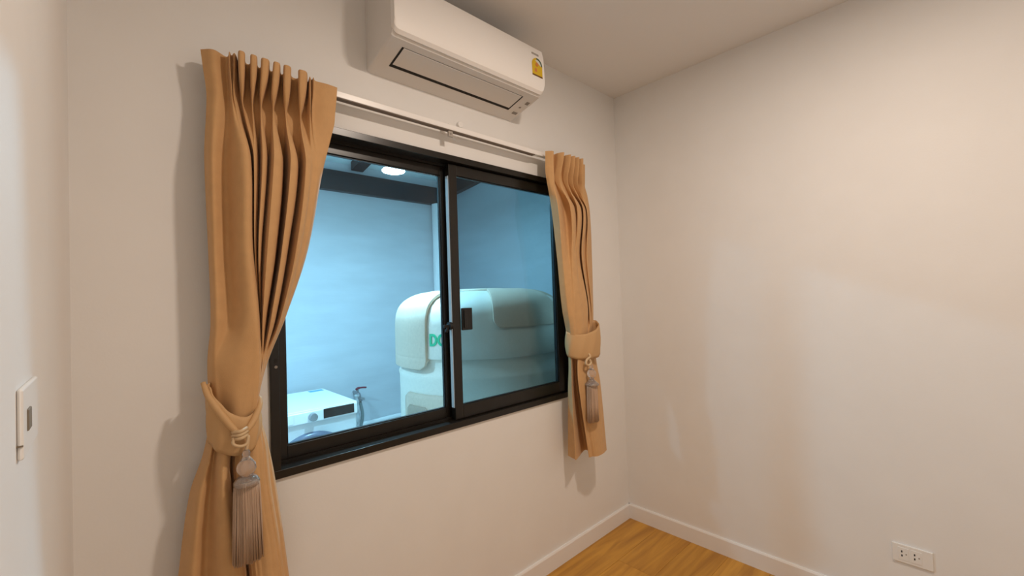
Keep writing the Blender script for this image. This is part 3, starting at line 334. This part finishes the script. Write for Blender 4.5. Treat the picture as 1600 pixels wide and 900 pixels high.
fl = struct(obj('floor', B(XL, XR, YB, 0, -.15, -.012), M_under))
# laminate planks, laid along the window wall
pw = 0.195; y = 0.0; row = 0
while y > YB + 1e-4:
    y1 = max(y - pw, YB)
    x = XR + [0.0, -0.42, -0.83][row % 3]
    edges = [XR]
    while x > XL:
        if x < XR - 1e-4: edges.append(x)
        x -= 1.25
    edges.append(XL)
    for a, b in zip(edges, edges[1:]):
        g = 0.0006
        obj('plank', B(b + g, a - g, y1 + g, y - g, -.012, 0.0), random.choice(M_wood), fl)
    y = y1; row += 1
def skirting(name, pts):
    """pts: wall line start/end and the inward direction"""
    (xa, ya), (xb, yb), (ix, iy) = pts
    prof = [(0, 0), (.012, 0), (.012, .078), (.008, .085), (0, .085)]
    bm = bmesh.new()
    A = [bm.verts.new((xa + ix * d, ya + iy * d, z)) for d, z in prof]
    D = [bm.verts.new((xb + ix * d, yb + iy * d, z)) for d, z in prof]
    for i in range(5): bm.faces.new((A[i], A[(i + 1) % 5], D[(i + 1) % 5], D[i]))
    bm.faces.new(A); bm.faces.new(D[::-1])
    return struct(obj(name, bm, M_base))
skirting('baseboard_front', ((XL, 0), (XR, 0), (0, -1)))
skirting('baseboard_right', ((XR, -.0001), (XR, YB), (-1, 0)))
skirting('baseboard_left', ((XL, -.012), (XL, YB), (1, 0)))
skirting('baseboard_back', ((XL + .012, YB), (XR - .012, YB), (0, 1)))

# ------------------------------------------------------------ the window
win = bpy.data.objects.new('window_1', None); C.objects.link(win)
win.location = (-1.235, 0, WZ0); win['kind'] = 'structure'
bm = bmesh.new()
t = 0.026
box(bm, WX0, WX1, -.010, .100, WZ1 - t, WZ1)                 # head
box(bm, WX0, WX1, -.010, .100, WZ0, WZ0 + t)                 # sill
box(bm, WX0, WX0 + t, -.010, .100, WZ0 + t, WZ1 - t)
box(bm, WX1 - t, WX1, -.010, .100, WZ0 + t, WZ1 - t)
obj('outer_frame', bm, M_frame, win, bevel=.0015)
bm = bmesh.new()
for yy in (.043, .047):
    pass
box(bm, WX0 + t, WX1 - t, .0445, .0505, WZ0 + t, WZ0 + t + .010)
box(bm, WX0 + t, WX1 - t, .0445, .0505, WZ1 - t - .012, WZ1 - t)
obj('track_rib', bm, M_frame, win)
def sash(x0, x1, y0, y1, stL, stR, rB, rT, gm):
    z0, z1 = WZ0 + t + .002, WZ1 - t - .004
    bm = bmesh.new()
    box(bm, x0, x0 + stL, y0, y1, z0, z1); box(bm, x1 - stR, x1, y0, y1, z0, z1)
    box(bm, x0 + stL, x1 - stR, y0, y1, z0, z0 + rB); box(bm, x0 + stL, x1 - stR, y0, y1, z1 - rT, z1)
    s = obj('sash', bm, M_frame, win, bevel=.0015)
    ym = (y0 + y1) / 2
    p = obj('glass_pane', B(x0 + stL, x1 - stR, ym - .0025, ym + .0025, z0 + rB, z1 - rT), gm, s)
    bm = bmesh.new()                                         # black gasket round the pane
    a0, a1, c0, c1 = x0 + stL, x1 - stR, z0 + rB, z1 - rT; q = .004
    for bx in ((a0, a1, c0, c0 + q), (a0, a1, c1 - q, c1), (a0, a0 + q, c0 + q, c1 - q), (a1 - q, a1, c0 + q, c1 - q)):
        box(bm, bx[0], bx[1], ym - .006, ym + .006, bx[2], bx[3])
    obj('gasket', bm, M_black, s)
    return s
sl = sash(-1.943, -1.240, .055, .080, .036, .041, .048, .044, M_clear); sl['label'] = 'left sash with clear glass'
sr = sash(-1.263, -0.528, .014, .040, .041, .062, .055, .045, M_tint); sr['label'] = 'right sash with darker tinted glass'
sheen = obj('painted_sheen', B(-1.2655, -1.263, .019, .038, .915, 1.905), M_sheen, sr); sheen['label'] = 'pale grey strip painting the bright light on the sash side'  # added strip, its pale colour stands in for reflected light on the stile
bm = B(-1.222, -1.166, .004, .014, 1.240, 1.336)
box(bm, -1.214, -1.198, -.002, .004, 1.250, 1.326)
obj('finger_pull', bm, M_black, sr, bevel=.003)
bm = bmesh.new()                                             # crescent lock on the meeting stile
tube(bm, [(-1.2632, .028, 1.262), (-1.278, .028, 1.262)], .017, 20)
tube(bm, [(-1.275, .028, 1.262), (-1.281, .030, 1.250), (-1.286, .034, 1.236)], [.008, .007, .006], 10)
box(bm, -1.302, -1.270, .024, .034, 1.256, 1.267)
obj('crescent_lock', bm, M_black, sr, bevel=.001)
bm = bmesh.new(); cyl_y(bm, -1.9535, 1.183, -.0125, -.0095, .0045, 14); obj('screw_cap', bm, M_grey, win)
bm = bmesh.new(); box(bm, -1.958, -1.949, -.0112, -.0095, 1.196, 1.209); obj('lock_slot', bm, M_slot, win)

# ------------------------------------------------------------ curtain rail
rail = thing('curtain_rail', 'slim white curtain rail on the wall above the window', 'curtain rail', (-1.30, -.058, 2.065))
obj('track', B(-2.125, -.470, -.060, -.038, 2.071, 2.093), M_rail, rail, bevel=.002)
obj('track_groove', B(-2.12, -.800, -.0605, -.039, 2.0670, 2.0705), M_groove, rail)
for bx in (-2.06, -1.297, -.56):
    bm = bmesh.new()
    box(bm, bx - .010, bx + .010, -.058, 0.0, 2.0935, 2.0955)
    box(bm, bx - .010, bx + .010, -.003, 0.0, 2.0730, 2.0955)
    br = obj('bracket', bm, M_rail, rail)
    obj('bracket_clip', B(bx - .011, bx + .011, -.058, -.050, 2.043, 2.0668), M_bracket, br, bevel=.001)
    bm = bmesh.new(); cyl_y(bm, bx, 2.055, -.0595, -.0575, .004, 10); obj('screw', bm, M_grey, br)
bm = bmesh.new(); cyl_y(bm, -1.211, 2.129, -.014, 0.0, .013, 18, .015)
wp = obj('wall_plug', bm, M_rail, None, smooth=False, bevel=.003)
tag(wp, 'small round white wall plug above the curtain rail bracket', 'wall plug')

# ------------------------------------------------------------ curtains
def split_curtain(levels, nu, nv, parent):
    """one continuous cloth, cut at the heading seam into the pleated heading and the drape"""
    bm = loft(levels, nu, nv); zc = levels[3][0][2] - 1e-5
    me = bpy.data.meshes.new('cloth'); bm.to_mesh(me); bm.free()
    for name, keep in (('pleated_heading', lambda z: z >= zc), ('drape', lambda z: z <= zc + 2e-5)):
        b2 = bmesh.new(); b2.from_mesh(me)
        nrm = {tuple(round(c, 5) for c in v.co): me.vertices[v.index].normal.copy() for v in b2.verts}
        bmesh.ops.delete(b2, geom=[v for v in b2.verts if not keep(v.co.z)], context='VERTS')
        me2 = bpy.data.meshes.new(name); b2.to_mesh(me2); b2.free(); me2.materials.append(M_cloth)
        for p in me2.polygons: p.use_smooth = True
        me2.normals_split_custom_set_from_vertices([nrm[tuple(round(c, 5) for c in v.co)] for v in me2.vertices])
        o = bpy.data.objects.new(name, me2); C.objects.link(o); o.parent = parent
        o.matrix_parent_inverse = Matrix.Translation(parent.location).inverted()
    bpy.data.meshes.remove(me)
cl = thing('curtain', 'long tan curtain on the left of the window, tied back and spreading below', 'curtain', (-2.07, -.10, .52), 'tan curtains at the window')
split_curtain(CURTAIN_L, 344, 130, cl)
cr = thing('curtain', 'tan curtain on the right of the window near the room corner', 'curtain', (-.55, -.10, .555), 'tan curtains at the window')
split_curtain(CURTAIN_R, 252, 130, cr)

def band(name, cx, cy, rx, ry, ztop, zbot, mt, parent, seg=72, bulge=.006, rows=10):
    bm = bmesh.new(); R_ = []
    for j in range(rows + 1):
        f = j / rows; ring = []
        for k in range(seg):
            a = 2 * math.pi * k / seg
            z = ztop(a) * (1 - f) + zbot(a) * f
            e = bulge * math.sin(math.pi * f) + .002 * math.sin(9 * a + 5 * f)
            ring.append(bm.verts.new((cx + (rx + e) * math.cos(a), cy + (ry + e) * math.sin(a), z)))
        R_.append(ring)
    for A, D in zip(R_, R_[1:]):
        for k in range(seg): bm.faces.new((A[k], A[(k + 1) % seg], D[(k + 1) % seg], D[k]))
    return cloth(name, bm, mt, parent, .004)
def smooth_path(P, n=24):
    P = [Vector(p) for p in P]
    return [crom(P, i * (len(P) - 1) / n) for i in range(n + 1)]
def tassel(parent, x, y, ztop, zring, zbot, r0, r1, seed):
    rnd = random.Random(seed)
    zb = zring
    tp = obj('tassel', lathe(bmesh.new(), [(0, ztop), (.007, ztop - .003), (.010, ztop - .012), (.008, ztop - .02), (.0125, ztop - .026), (.021, ztop - .038),
        (.0235, ztop - .050), (.019, ztop - .062), (.011, ztop - .069), (.010, ztop - .072), (.017, zb + .012), (.025, zb + .005), (r0 * 1.02, zb - .004),
        (r0 * 1.02, zb - .010), (r0 * .9, zb - .013), (0, zb - .013)], (x, y, 0), 28), M_bead, parent, smooth=True)
    tp['label'] = 'tassel with clear acrylic beads and taupe fringe'
    bm = bmesh.new()
    for k in range(260):
        a = 2 * math.pi * k * .618; rr = math.sqrt(rnd.uniform(.4, 1))
        c, s = math.cos(a), math.sin(a)
        j = rnd.uniform(-.002, .002); e = rnd.uniform(-.006, .004)
        pts = [(x + r0 * rr * c * f + j * g, y + r0 * .62 * rr * s * f + j * g * .5, zring - .006 + (zbot + e - zring) * g)
               for f, g in ((.93, 0), (1.0, .12), (.5 + .5 * r1 / r0, .55), (r1 / r0, 1))]
        tube(bm, pts, [.0019, .0021, .0020, .0016], 5)
    fr = obj('fringe', bm, M_fringe, tp, smooth=True); fr['kind'] = 'stuff'
    return tp
# left tieback
tl = thing('curtain_tieback', 'knotted tan tieback with beaded tassel holding the left curtain', 'curtain tieback', (-2.083, -.10, 1.0), 'tasselled curtain tiebacks')
def ztL(a):
    c, s = math.cos(a), math.sin(a)
    return 1.135 - .030 * c - .052 * max(0, -s) ** 1.5 + .02 * max(0, s)
def zbL(a):
    c, s = math.cos(a), math.sin(a)
    return 1.010 - .006 * c - .030 * max(0, -s) ** 1.2 + .07 * max(0, s)
band('band', -2.082, -.098, .057, .052, ztL, zbL, M_tie, tl)
for pts in ([(-2.150, -.090, 1.175), (-2.142, -.118, 1.14), (-2.120, -.145, 1.095), (-2.098, -.160, 1.058), (-2.083, -.166, 1.040)],
            [(-2.020, -.100, 1.115), (-2.026, -.122, 1.095), (-2.044, -.146, 1.067), (-2.062, -.160, 1.048), (-2.078, -.167, 1.036)]):
    tube_pts = smooth_path(pts, 20)
    obj('rolled_edge', tube(bmesh.new(), tube_pts, [.006 + .003 * math.sin(math.pi * i / 20) for i in range(21)], 10), M_tie, tl, smooth=True)
bm = bmesh.new()
for dz in (-.009, 0, .009):
    tube(bm, smooth_path([(-2.098, -.160, 1.038 + dz), (-2.084, -.180, 1.040 + dz), (-2.066, -.166, 1.043 + dz)], 10), [.005] * 11, 8)
obj('knot', bm, M_knot, tl, smooth=True)
obj('loop', tube(bmesh.new(), smooth_path([(-2.096, -.168, 1.034), (-2.098, -.172, 1.018), (-2.083, -.174, 1.009), (-2.068, -.172, 1.012), (-2.064, -.168, 1.03), (-2.066, -.17, 1.012), (-2.070, -.170, .992)], 30), .0042, 8), M_knot, tl, smooth=True)
tassel(tl, -2.070, -.172, .998, .918, .716, .030, .035, 3)
# right tieback
tr_ = thing('curtain_tieback', 'tan tieback band with small tassel around the right curtain', 'curtain tieback', (-.53, -.10, 1.04), 'tasselled curtain tiebacks')
def ztR(a):
    c, s = math.cos(a), math.sin(a)
    return 1.212 + .022 * c - .028 * max(0, -s) + .012 * max(0, s)
def zbR(a):
    c, s = math.cos(a), math.sin(a)
    return 1.066 + .0 * c - .020 * max(0, -s) + .01 * max(0, s)
band('band', -.523, -.099, .118, .054, ztR, zbR, M_tie, tr_)
obj('loop', tube(bmesh.new(), smooth_path([(-.553, -.155, 1.075), (-.560, -.166, 1.062), (-.590, -.168, 1.050), (-.598, -.170, 1.032), (-.580, -.172, 1.022), (-.562, -.172, 1.032), (-.566, -.168, 1.05)], 36), .006, 8), M_knot, tr_, smooth=True)
tassel(tr_, -.560, -.172, 1.026, .932, .748, .035, .038, 5)

# ------------------------------------------------------------ air conditioner
ac = thing('air_conditioner', 'white wall mounted air conditioner above the window', 'air conditioner', (-1.257, 0, 2.225))
AX0, AX1 = -1.628, -.890
und = lambda y: 2.225 + .25 * abs(y)
prof = [(0, 2.50), (-.150, 2.50), (-.190, 2.487), (-.203, 2.46), (-.208, 2.33), (-.204, 2.292), (-.190, 2.2735), (-.165, und(.165)), (-.02, und(.02)), (0, 2.225)]
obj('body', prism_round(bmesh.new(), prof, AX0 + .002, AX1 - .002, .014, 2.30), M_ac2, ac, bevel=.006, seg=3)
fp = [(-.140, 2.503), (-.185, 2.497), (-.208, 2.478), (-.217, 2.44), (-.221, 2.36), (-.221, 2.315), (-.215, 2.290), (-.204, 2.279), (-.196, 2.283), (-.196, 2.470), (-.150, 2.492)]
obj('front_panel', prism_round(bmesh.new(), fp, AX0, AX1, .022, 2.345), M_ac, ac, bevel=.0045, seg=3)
def under(x0, x1, y0, y1, off0, off1):
    """slab hugging the sloping underside between depths y0..y1"""
    bm = bmesh.new(); V = []
    for x in (x0, x1):
        for yy in (y0, y1):
            for o_ in (off0, off1): V.append(bm.verts.new((x, -yy, und(yy) - o_)))
    for f in ((0, 1, 3, 2), (4, 6, 7, 5), (0, 4, 5, 1), (2, 3, 7, 6), (0, 2, 6, 4), (1, 5, 7, 3)): bm.faces.new([V[i] for i in f])
    return bm
obj('air_outlet', under(-1.570, -.974, .064, .1645, -.004, .0010), M_slot, ac)
obj('louver', under(-1.5625, -.9815, .078, .1632, -.002, .0022), M_ac2, ac, bevel=.001)
obj('sensor', under(-.942, -.915, .052, .066, -.002, .0015), M_grey, ac)
obj('sensor', under(-.930, -.912, .128, .146, -.002, .0015), M_grey, ac)
obj('sensor', under(-.938, -.929, .097, .105, -.002, .0015), M_grey, ac)
def disc_poly(pts, y0, y1):
    bm = bmesh.new()
    a = [bm.verts.new((x, y0, z)) for x, z in pts]; b = [bm.verts.new((x, y1, z)) for x, z in pts]
    n = len(pts)
    for i in range(n): bm.faces.new((a[i], a[(i + 1) % n], b[(i + 1) % n], b[i]))
    bm.faces.new(a); bm.faces.new(b[::-1]); return bm
lx0, lx1, lz0, lz1 = -.969, -.906, 2.345, 2.395
arc = lambda cx, cz, r, a0, a1, n=16: [(cx + r * math.cos(math.radians(a0 + (a1 - a0) * i / n)), cz + r * math.sin(math.radians(a0 + (a1 - a0) * i / n))) for i in range(n + 1)]
cxl = (lx0 + lx1) / 2
lab = obj('energy_label', disc_poly([(lx0, lz0), (lx1, lz0), (lx1, lz1)] + arc(cxl, lz1, .0315, 0, 180)[1:], -.2222, -.2190), M_yellow, ac)
lab['label'] = 'yellow arched energy label'
obj('arch_band', disc_poly(arc(cxl, lz1, .0312, 2, 100) + arc(cxl, lz1, .0235, 100, 2), -.2226, -.2215), M_green, lab)
obj('dial', disc_poly(arc(cxl, lz1, .0230, 0, 125), -.2226, -.2215), M_lwhite, lab)
obj('dial_mark', disc_poly(arc(cxl - .003, lz1 + .002, .009, 0, 345), -.2230, -.2220), M_orange, lab)
obj('label_patch', disc_poly([(cxl - .018, lz0 + .018), (cxl - .002, lz0 + .018), (cxl - .004, lz0 + .034), (cxl - .016, lz0 + .034)], -.2225, -.2215), M_orange, lab)
obj('label_foot', disc_poly([(lx0, lz0), (lx1, lz0), (lx1, lz0 + .006), (lx0, lz0 + .006)], -.2226, -.2215), M_brown, lab)
obj('maker_mark', disc_poly([(-.966, 2.4405), (-.924, 2.4405), (-.924, 2.4475), (-.966, 2.4475)], -.2190, -.2120), mat('faint_grey_print', (.42, .39, .36), .5), ac)

# ------------------------------------------------------------ socket on the right wall, switch on the left wall
so = thing('wall_socket', 'white double wall socket low on the right wall', 'socket', (0, -1.293, .292))
obj('plate', B(-.008, 0, -1.355, -1.233, .256, .329), M_plast, so, bevel=.003)
for yc in (-1.268, -1.306):
    s = obj('outlet', B(-.0095, -.006, yc - .0165, yc + .0165, .268, .317), M_plast, so, bevel=.001)
    for dz in (.0075, -.0085):
        obj('slot', B(-.0100, -.009, yc - .0015 + .004, yc + .0025 + .004, .294 + dz - .004, .294 + dz + .004), M_slot, s)
    obj('slot', B(-.0100, -.009, yc - .0105, yc - .0065, .291, .295), M_seam_shade, s)
sw = thing('light_switch', 'white light switch plate seen edge on, on the left wall', 'switch', (XL, -.80, 1.265))
obj('plate', B(XL, XL + .0050, -.858, -.738, 1.232, 1.302), M_plast, sw, bevel=.003, seg=3)
obj('plate_seam', B(XL, XL + .0045, -.8592, -.856, 1.2455, 1.247), M_seam_shade, sw)
obj('rocker', B(XL + .004, XL + .0066, -.835, -.812, 1.256, 1.278), M_seam_shade, sw, bevel=.001)  # dark colour paints the rocker's shaded side

# ------------------------------------------------------------ the wash yard outside
YW = 2.20; XS = 0.215; YZ = -.15; XYL = -3.0
struct(obj('wall_yard_back', B(XYL, XS + .1, YW, YW + .1, YZ, 3.0), M_yard))
struct(obj('wall_yard_right', B(XS, XS + .1, .10, YW, YZ, 3.1), M_yard))
struct(obj('wall_yard_left', B(XYL - .1, XYL, .10, YW + .1, YZ, 3.1), M_yard))
struct(obj('wall_yard_house', B(XYL, XL - .1, 0, .10, YZ, 3.1), M_yard))
struct(obj('floor_yard', B(XYL, XS, .10, YW, YZ - .1, YZ), M_conc))
roof = bpy.data.objects.new('roof', None); C.objects.link(roof); roof.location = (-1.2, 1.1, 2.7); roof['kind'] = 'structure'
zr = lambda y: 2.505 + .19 * (YW - y)
def slab(x0, x1, ya, yb, fz0, fz1):
    bm = bmesh.new(); V = []
    for x in (x0, x1):
        for yy in (ya, yb):
            for f in (fz0, fz1): V.append(bm.verts.new((x, yy, f(yy))))
    for f in ((0, 1, 3, 2), (4, 6, 7, 5), (0, 4, 5, 1), (2, 3, 7, 6), (0, 2, 6, 4), (1, 5, 7, 3)): bm.faces.new([V[i] for i in f])
    return bm
obj('roof_sheet', slab(XYL - .1, XS + .1, .10, YW + .1, lambda y: zr(y) + .075, lambda y: zr(y) + .085), M_sheet, roof)
obj('back_beam', B(XYL, XS, YW - .06, YW - .001, 2.325, 2.495), M_steel, roof)
for k in range(-2, 1):
    x0 = -.785 + k * 1.0
    obj('rafter', slab(x0, x0 + .105, .12, YW - .06, lambda y: zr(y), lambda y: zr(y) + .073), M_steel, roof)
obj('side_beam', slab(XS - .06, XS - .001, .12, YW - .065, lambda y: 2.388 + .10 * (YW - y), lambda y: zr(y) + .073), M_steel, roof)
bm = bmesh.new(); tube(bm, [(.088, 2.130, YZ), (.088, 2.130, 2.325)], .062, 28)
tag(obj('downpipe', bm, M_pvc, None, smooth=False, bevel=.002), 'white vertical downpipe in the outside wall corner', 'pipe')
bm = bmesh.new(); tube(bm, [(-1.0, 2.172, .305), (.05, 2.172, .318)], .024, 18)
hp = obj('water_pipe', bm, M_pvc, None, bevel=.001)
tag(hp, 'white water pipe running along the foot of the outside wall', 'pipe')
# lamp
LX, LY, LZ = -1.073, .85, 2.155
lp = thing('outdoor_lamp', 'bright white lamp hanging under the yard roof', 'lamp', (LX, LY, LZ))
obj('diffuser', lathe(bmesh.new(), [(0.020, .055), (.036, .048), (.042, .034), (.045, .020), (.062, .009), (.066, .003), (.065, -.003), (.054, -.007), (0, -.009)], (LX, LY, LZ), 36), M_lamp, lp, smooth=True)
obj('cord', tube(bmesh.new(), [(LX, LY, LZ + .054), (LX, LY, zr(LY) + .074)], .006, 10), M_cord, lp)

# washing machine
wm = thing('washing_machine', 'white front loading washing machine against the yard wall', 'washing machine', (-1.39, 1.72, YZ))
wx0, wx1, wy0, wy1, wz = -1.690, -1.092, 1.420, 2.06, .700
obj('cabinet', B(wx0, wx1, wy0 + .004, wy1, YZ + .02, wz - .025), M_wash2, wm, bevel=.012, seg=3)
obj('top_panel', B(wx0 - .002, wx1 + .002, wy0, wy1 + .005, wz - .024, wz), M_wash, wm, bevel=.006, seg=3)
cp = obj('control_panel', B(wx0, wx1, wy0 - .010, wy0 + .01, .618, wz - .010), M_wash, wm, bevel=.006)
obj('display', B(-1.318, -1.116, wy0 - .013, wy0 - .009, .629, .690), M_disp, cp, bevel=.001)
bm = bmesh.new(); cyl_y(bm, -1.386, .654, wy0 - .040, wy0 - .009, .024, 32, .027); obj('knob', bm, M_chrome, cp, bevel=.003)
bm = bmesh.new()
prof_d = [(0, 0)]
def ring_y(bm, cx, cz, prof, seg=64):
    R_ = []
    for r, yy in prof: R_.append([bm.verts.new((cx + r * math.cos(2 * math.pi * k / seg), yy, cz + r * math.sin(2 * math.pi * k / seg))) for k in range(seg)])
    for A, D in zip(R_, R_[1:]):
        for k in range(seg): bm.faces.new((A[k], A[(k + 1) % seg], D[(k + 1) % seg], D[k]))
    return R_
yf = wy0 + .004
ring_y(bm, -1.39, .295, [(.262, yf), (.255, yf - .022), (.235, yf - .030), (.205, yf - .028), (.190, yf - .018), (.19, yf)])
dr = obj('door', bm, M_ring, wm, smooth=True)
bm = bmesh.new(); R_ = ring_y(bm, -1.39, .295, [(.236, yf - .0315), (.20, yf - .036), (.12, yf - .040), (.02, yf - .041)]); bm.faces.new(R_[-1])
obj('door_glass', bm, M_door, dr, smooth=True)
obj('drawer', B(wx0 + .01, wx0 + .19, wy0 - .014, wy0 - .008, .630, .688), M_wash, cp, bevel=.002)
obj('lower_panel', B(wx0 + .02, wx1 - .02, wy0 - .001, wy0 + .006, YZ + .03, -.02), M_wash2, wm, bevel=.002)
for fx in (wx0 + .05, wx1 - .05):
    for fy in (wy0 + .06, wy1 - .06):
        obj('foot', tube(bmesh.new(), [(fx, fy, YZ), (fx, fy, YZ + .03)], .022, 14), M_black, wm)
bm = bmesh.new(); box(bm, -1.215, -1.115, 1.975, 2.03, wz, wz + .0012); st = obj('sticker', bm, M_blue, wm); st['label'] = 'blue paper sticker'

# tap with hose
tp = thing('water_tap', 'chrome tap with maroon lever and grey hose beside the washing machine', 'tap', (-.79, 2.14, .60))
bm = bmesh.new(); tube(bm, smooth_path([(-.785, 2.199, .600), (-.785, 2.15, .600), (-.785, 2.10, .597), (-.785, 2.085, .575), (-.785, 2.083, .548)], 18), .013, 14)
tube(bm, [(-.785, 2.12, .600), (-.785, 2.12, .628)], .010, 12)
lathe(bm, [(.026, .004), (.026, -.004)], (-.785, 2.083, .545), 16)
obj('spout', bm, M_chrome, tp, smooth=False)
bm = bmesh.new(); tube(bm, smooth_path([(-.80, 2.115, .632), (-.785, 2.118, .640), (-.755, 2.11, .644), (-.715, 2.10, .640)], 14), [.010] * 8 + [.007] * 7, 10)
obj('lever', bm, M_red, tp, smooth=True)
bm = bmesh.new(); tube(bm, smooth_path([(-.785, 2.083, .54), (-.770, 2.08, .47), (-.765, 2.08, .40), (-.785, 2.08, .30), (-.80, 2.07, .12), (-.83, 2.0, -.05), (-.90, 1.93, -.132)], 40), .013, 12)
obj('hose', bm, M_hose, tp, smooth=True)
bm = bmesh.new(); tube(bm, smooth_path([(-.812, 2.075, .60), (-.815, 2.070, .54), (-.812, 2.065, .46), (-.810, 2.065, .36), (-.822, 2.065, .22)], 24), [.016 + .006 * math.sin(i * 1.3) for i in range(25)], 10)
obj('plastic_wrap', bm, M_bag, tp, smooth=True)

# water tank
TX, TY, TR = -.515, .745, .540
tk = thing('water_tank', 'large round beige water tank with green lettering outside the window', 'water tank', (TX, TY, YZ))
tp_ = [(0, 1.424), (.16, 1.422), (.30, 1.412), (.40, 1.396), (.465, 1.370), (.507, 1.335), (.530, 1.290), (.538, 1.23), (.540, 1.10), (.540, 1.050), (.536, 1.043),
       (.516, 1.040), (.514, 1.00), (.520, .970), (.537, .948), (.542, .935), (.537, .915), (.536, .80), (.538, .30), (.536, -.10), (.51, -.15), (0, -.15)]
obj('body', lathe(bmesh.new(), tp_, (TX, TY, 0), 96), M_tank, tk, smooth=True, sharp=45)
def tank_r(z):
    """outer radius of the tank's upper shell at height z"""
    pr = tp_[1:]
    for (r0, z0), (r1, z1) in zip(pr, pr[1:]):
        if z1 <= z <= z0: return r0 + (r1 - r0) * ((z0 - z) / max(1e-6, z0 - z1))
    return pr[-1][0]
def flap(name, thc, half, zb, off, mt, top_in=.30, corner=.05, nz=34, nt=26, parent=None, th=.016, rings=None):
    """a moulded cover that starts on the dome and hangs down over the side, lower corners rounded"""
    path = []
    for r, z in tp_[1:-1]:
        if r >= top_in and z > zb and z > 1.04: path.append((r, z))
    if zb < 1.05: path.append((.540, 1.052))
    path.append((path[-1][0], zb))
    P = [Vector((r, z, 0)) for r, z in path]
    bm = bmesh.new(); rows = []
    for i in range(nz + 1):
        q = crom(P, i * (len(P) - 1) / nz); r, z = q.x + off, q.y + off * (.8 if q.y > 1.3 else 0)
        d = (z - zb); s = half
        if d < corner: s = half - (corner - math.sqrt(max(0, corner ** 2 - (corner - d) ** 2))) / TR * .999
        if d < 1e-4: s = half - corner / TR
        rows.append([bm.verts.new((TX + r * math.cos(thc + s * (2 * k / nt - 1)), TY + r * math.sin(thc + s * (2 * k / nt - 1)), z)) for k in range(nt + 1)])
    for A, D in zip(rows, rows[1:]):
        for k in range(nt): bm.faces.new((A[k], A[k + 1], D[k + 1], D[k]))
    o = obj(name, bm, mt, parent or tk, smooth=True)
    md = o.modifiers.new('thickness', 'SOLIDIFY'); md.thickness = th; md.offset = 1
    bv = o.modifiers.new('bevel', 'BEVEL'); bv.width = .004; bv.segments = 2; bv.limit_method = 'ANGLE'
    return o
R = math.radians
fa = flap('cover_flap', R(-187), R(23.5), .985, .004, M_flap); fa['label'] = 'beige cover flap at the left of the tank'
fb = flap('cover_flap', R(-98.5), R(24), 1.212, .004, M_flap); fb['label'] = 'beige cover flap at the right of the tank'
flap('cover_flap', R(-7), R(23.5), .985, .004, M_flap)
flap('cover_flap', R(84), R(24), 1.215, .004, M_flap)
def patch(name, a0, a1, z0, z1, off, mt, rc, parent=None):
    """rounded rectangle wrapped on the tank side"""
    n = 24; bm = bmesh.new(); rows = []
    for i in range(n + 1):
        f = i / n; z = z0 + (z1 - z0) * f
        d = min(z - z0, z1 - z); s = 0
        if d < rc: s = (rc - math.sqrt(max(0, rc ** 2 - (rc - d) ** 2)))
        rows.append([bm.verts.new((TX + (.537 + off) * math.cos(a), TY + (.537 + off) * math.sin(a), z)) for a in
                     [a0 + s / TR + (a1 - a0 - 2 * s / TR) * k / 16 for k in range(17)]])
    for A, D in zip(rows, rows[1:]):
        for k in range(16): bm.faces.new((A[k], A[k + 1], D[k + 1], D[k]))
    o = obj(name, bm, mt, parent or tk, smooth=True)
    md = o.modifiers.new('thickness', 'SOLIDIFY'); md.thickness = .006; md.offset = 0
    return o
vp = patch('valve_recess', R(172), R(212), .10, .845, .004, M_flap, .05)
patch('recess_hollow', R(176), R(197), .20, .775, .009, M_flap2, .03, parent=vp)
# lettering on the pale panel between the covers
def letter(name, a0, outer, inner, z0):
    bm = bmesh.new(); rr = .544
    P_ = lambda u, v, r: (TX + r * math.cos(a0 + u / rr), TY + r * math.sin(a0 + u / rr), z0 + v)
    fo = [bm.verts.new(P_(u, v, rr)) for u, v in outer]; fi = [bm.verts.new(P_(u, v, rr)) for u, v in inner]
    n = len(outer)
    bo = [bm.verts.new(P_(u, v, rr - .006)) for u, v in outer]; bi = [bm.verts.new(P_(u, v, rr - .006)) for u, v in inner]
    for i in range(n):
        j = (i + 1) % n
        bm.faces.new((fo[i], fo[j], fi[j], fi[i])); bm.faces.new((fo[i], bo[i], bo[j], fo[j])); bm.faces.new((fi[i], fi[j], bi[j], bi[i]))
    return obj(name, bm, M_logo, tk)
hh = .068
def dshape(w, h, ins):
    pts = [(ins, ins), (ins, h / 2), (ins, h - ins), (w * .42, h - ins)]
    for i in range(1, 12):
        a = math.radians(90 - 180 * i / 12)
        pts.append((w * .42 + (w * .58 - ins) * math.cos(a), h / 2 + (h / 2 - ins) * math.sin(a)))
    pts.append((w * .42, ins)); return pts
def oshape(w, h, ins):
    return [(w / 2 + (w / 2 - ins) * math.cos(2 * math.pi * i / 28), h / 2 + (h / 2 - ins) * math.sin(2 * math.pi * i / 28)) for i in range(28)]
letter('letter', R(-161.6), dshape(.050, hh, 0), dshape(.050, hh, .0135), 1.118)
letter('letter', R(-156.1), oshape(.060, hh, 0), oshape(.060, hh, .0135), 1.118)
bm = bmesh.new(); lathe(bm, [(0, .018), (.14, .016), (.155, .008), (.155, 0), (0, 0)], (TX, TY, 1.422), 40)
obj('lid', bm, M_flap, tk, smooth=False, bevel=.003)
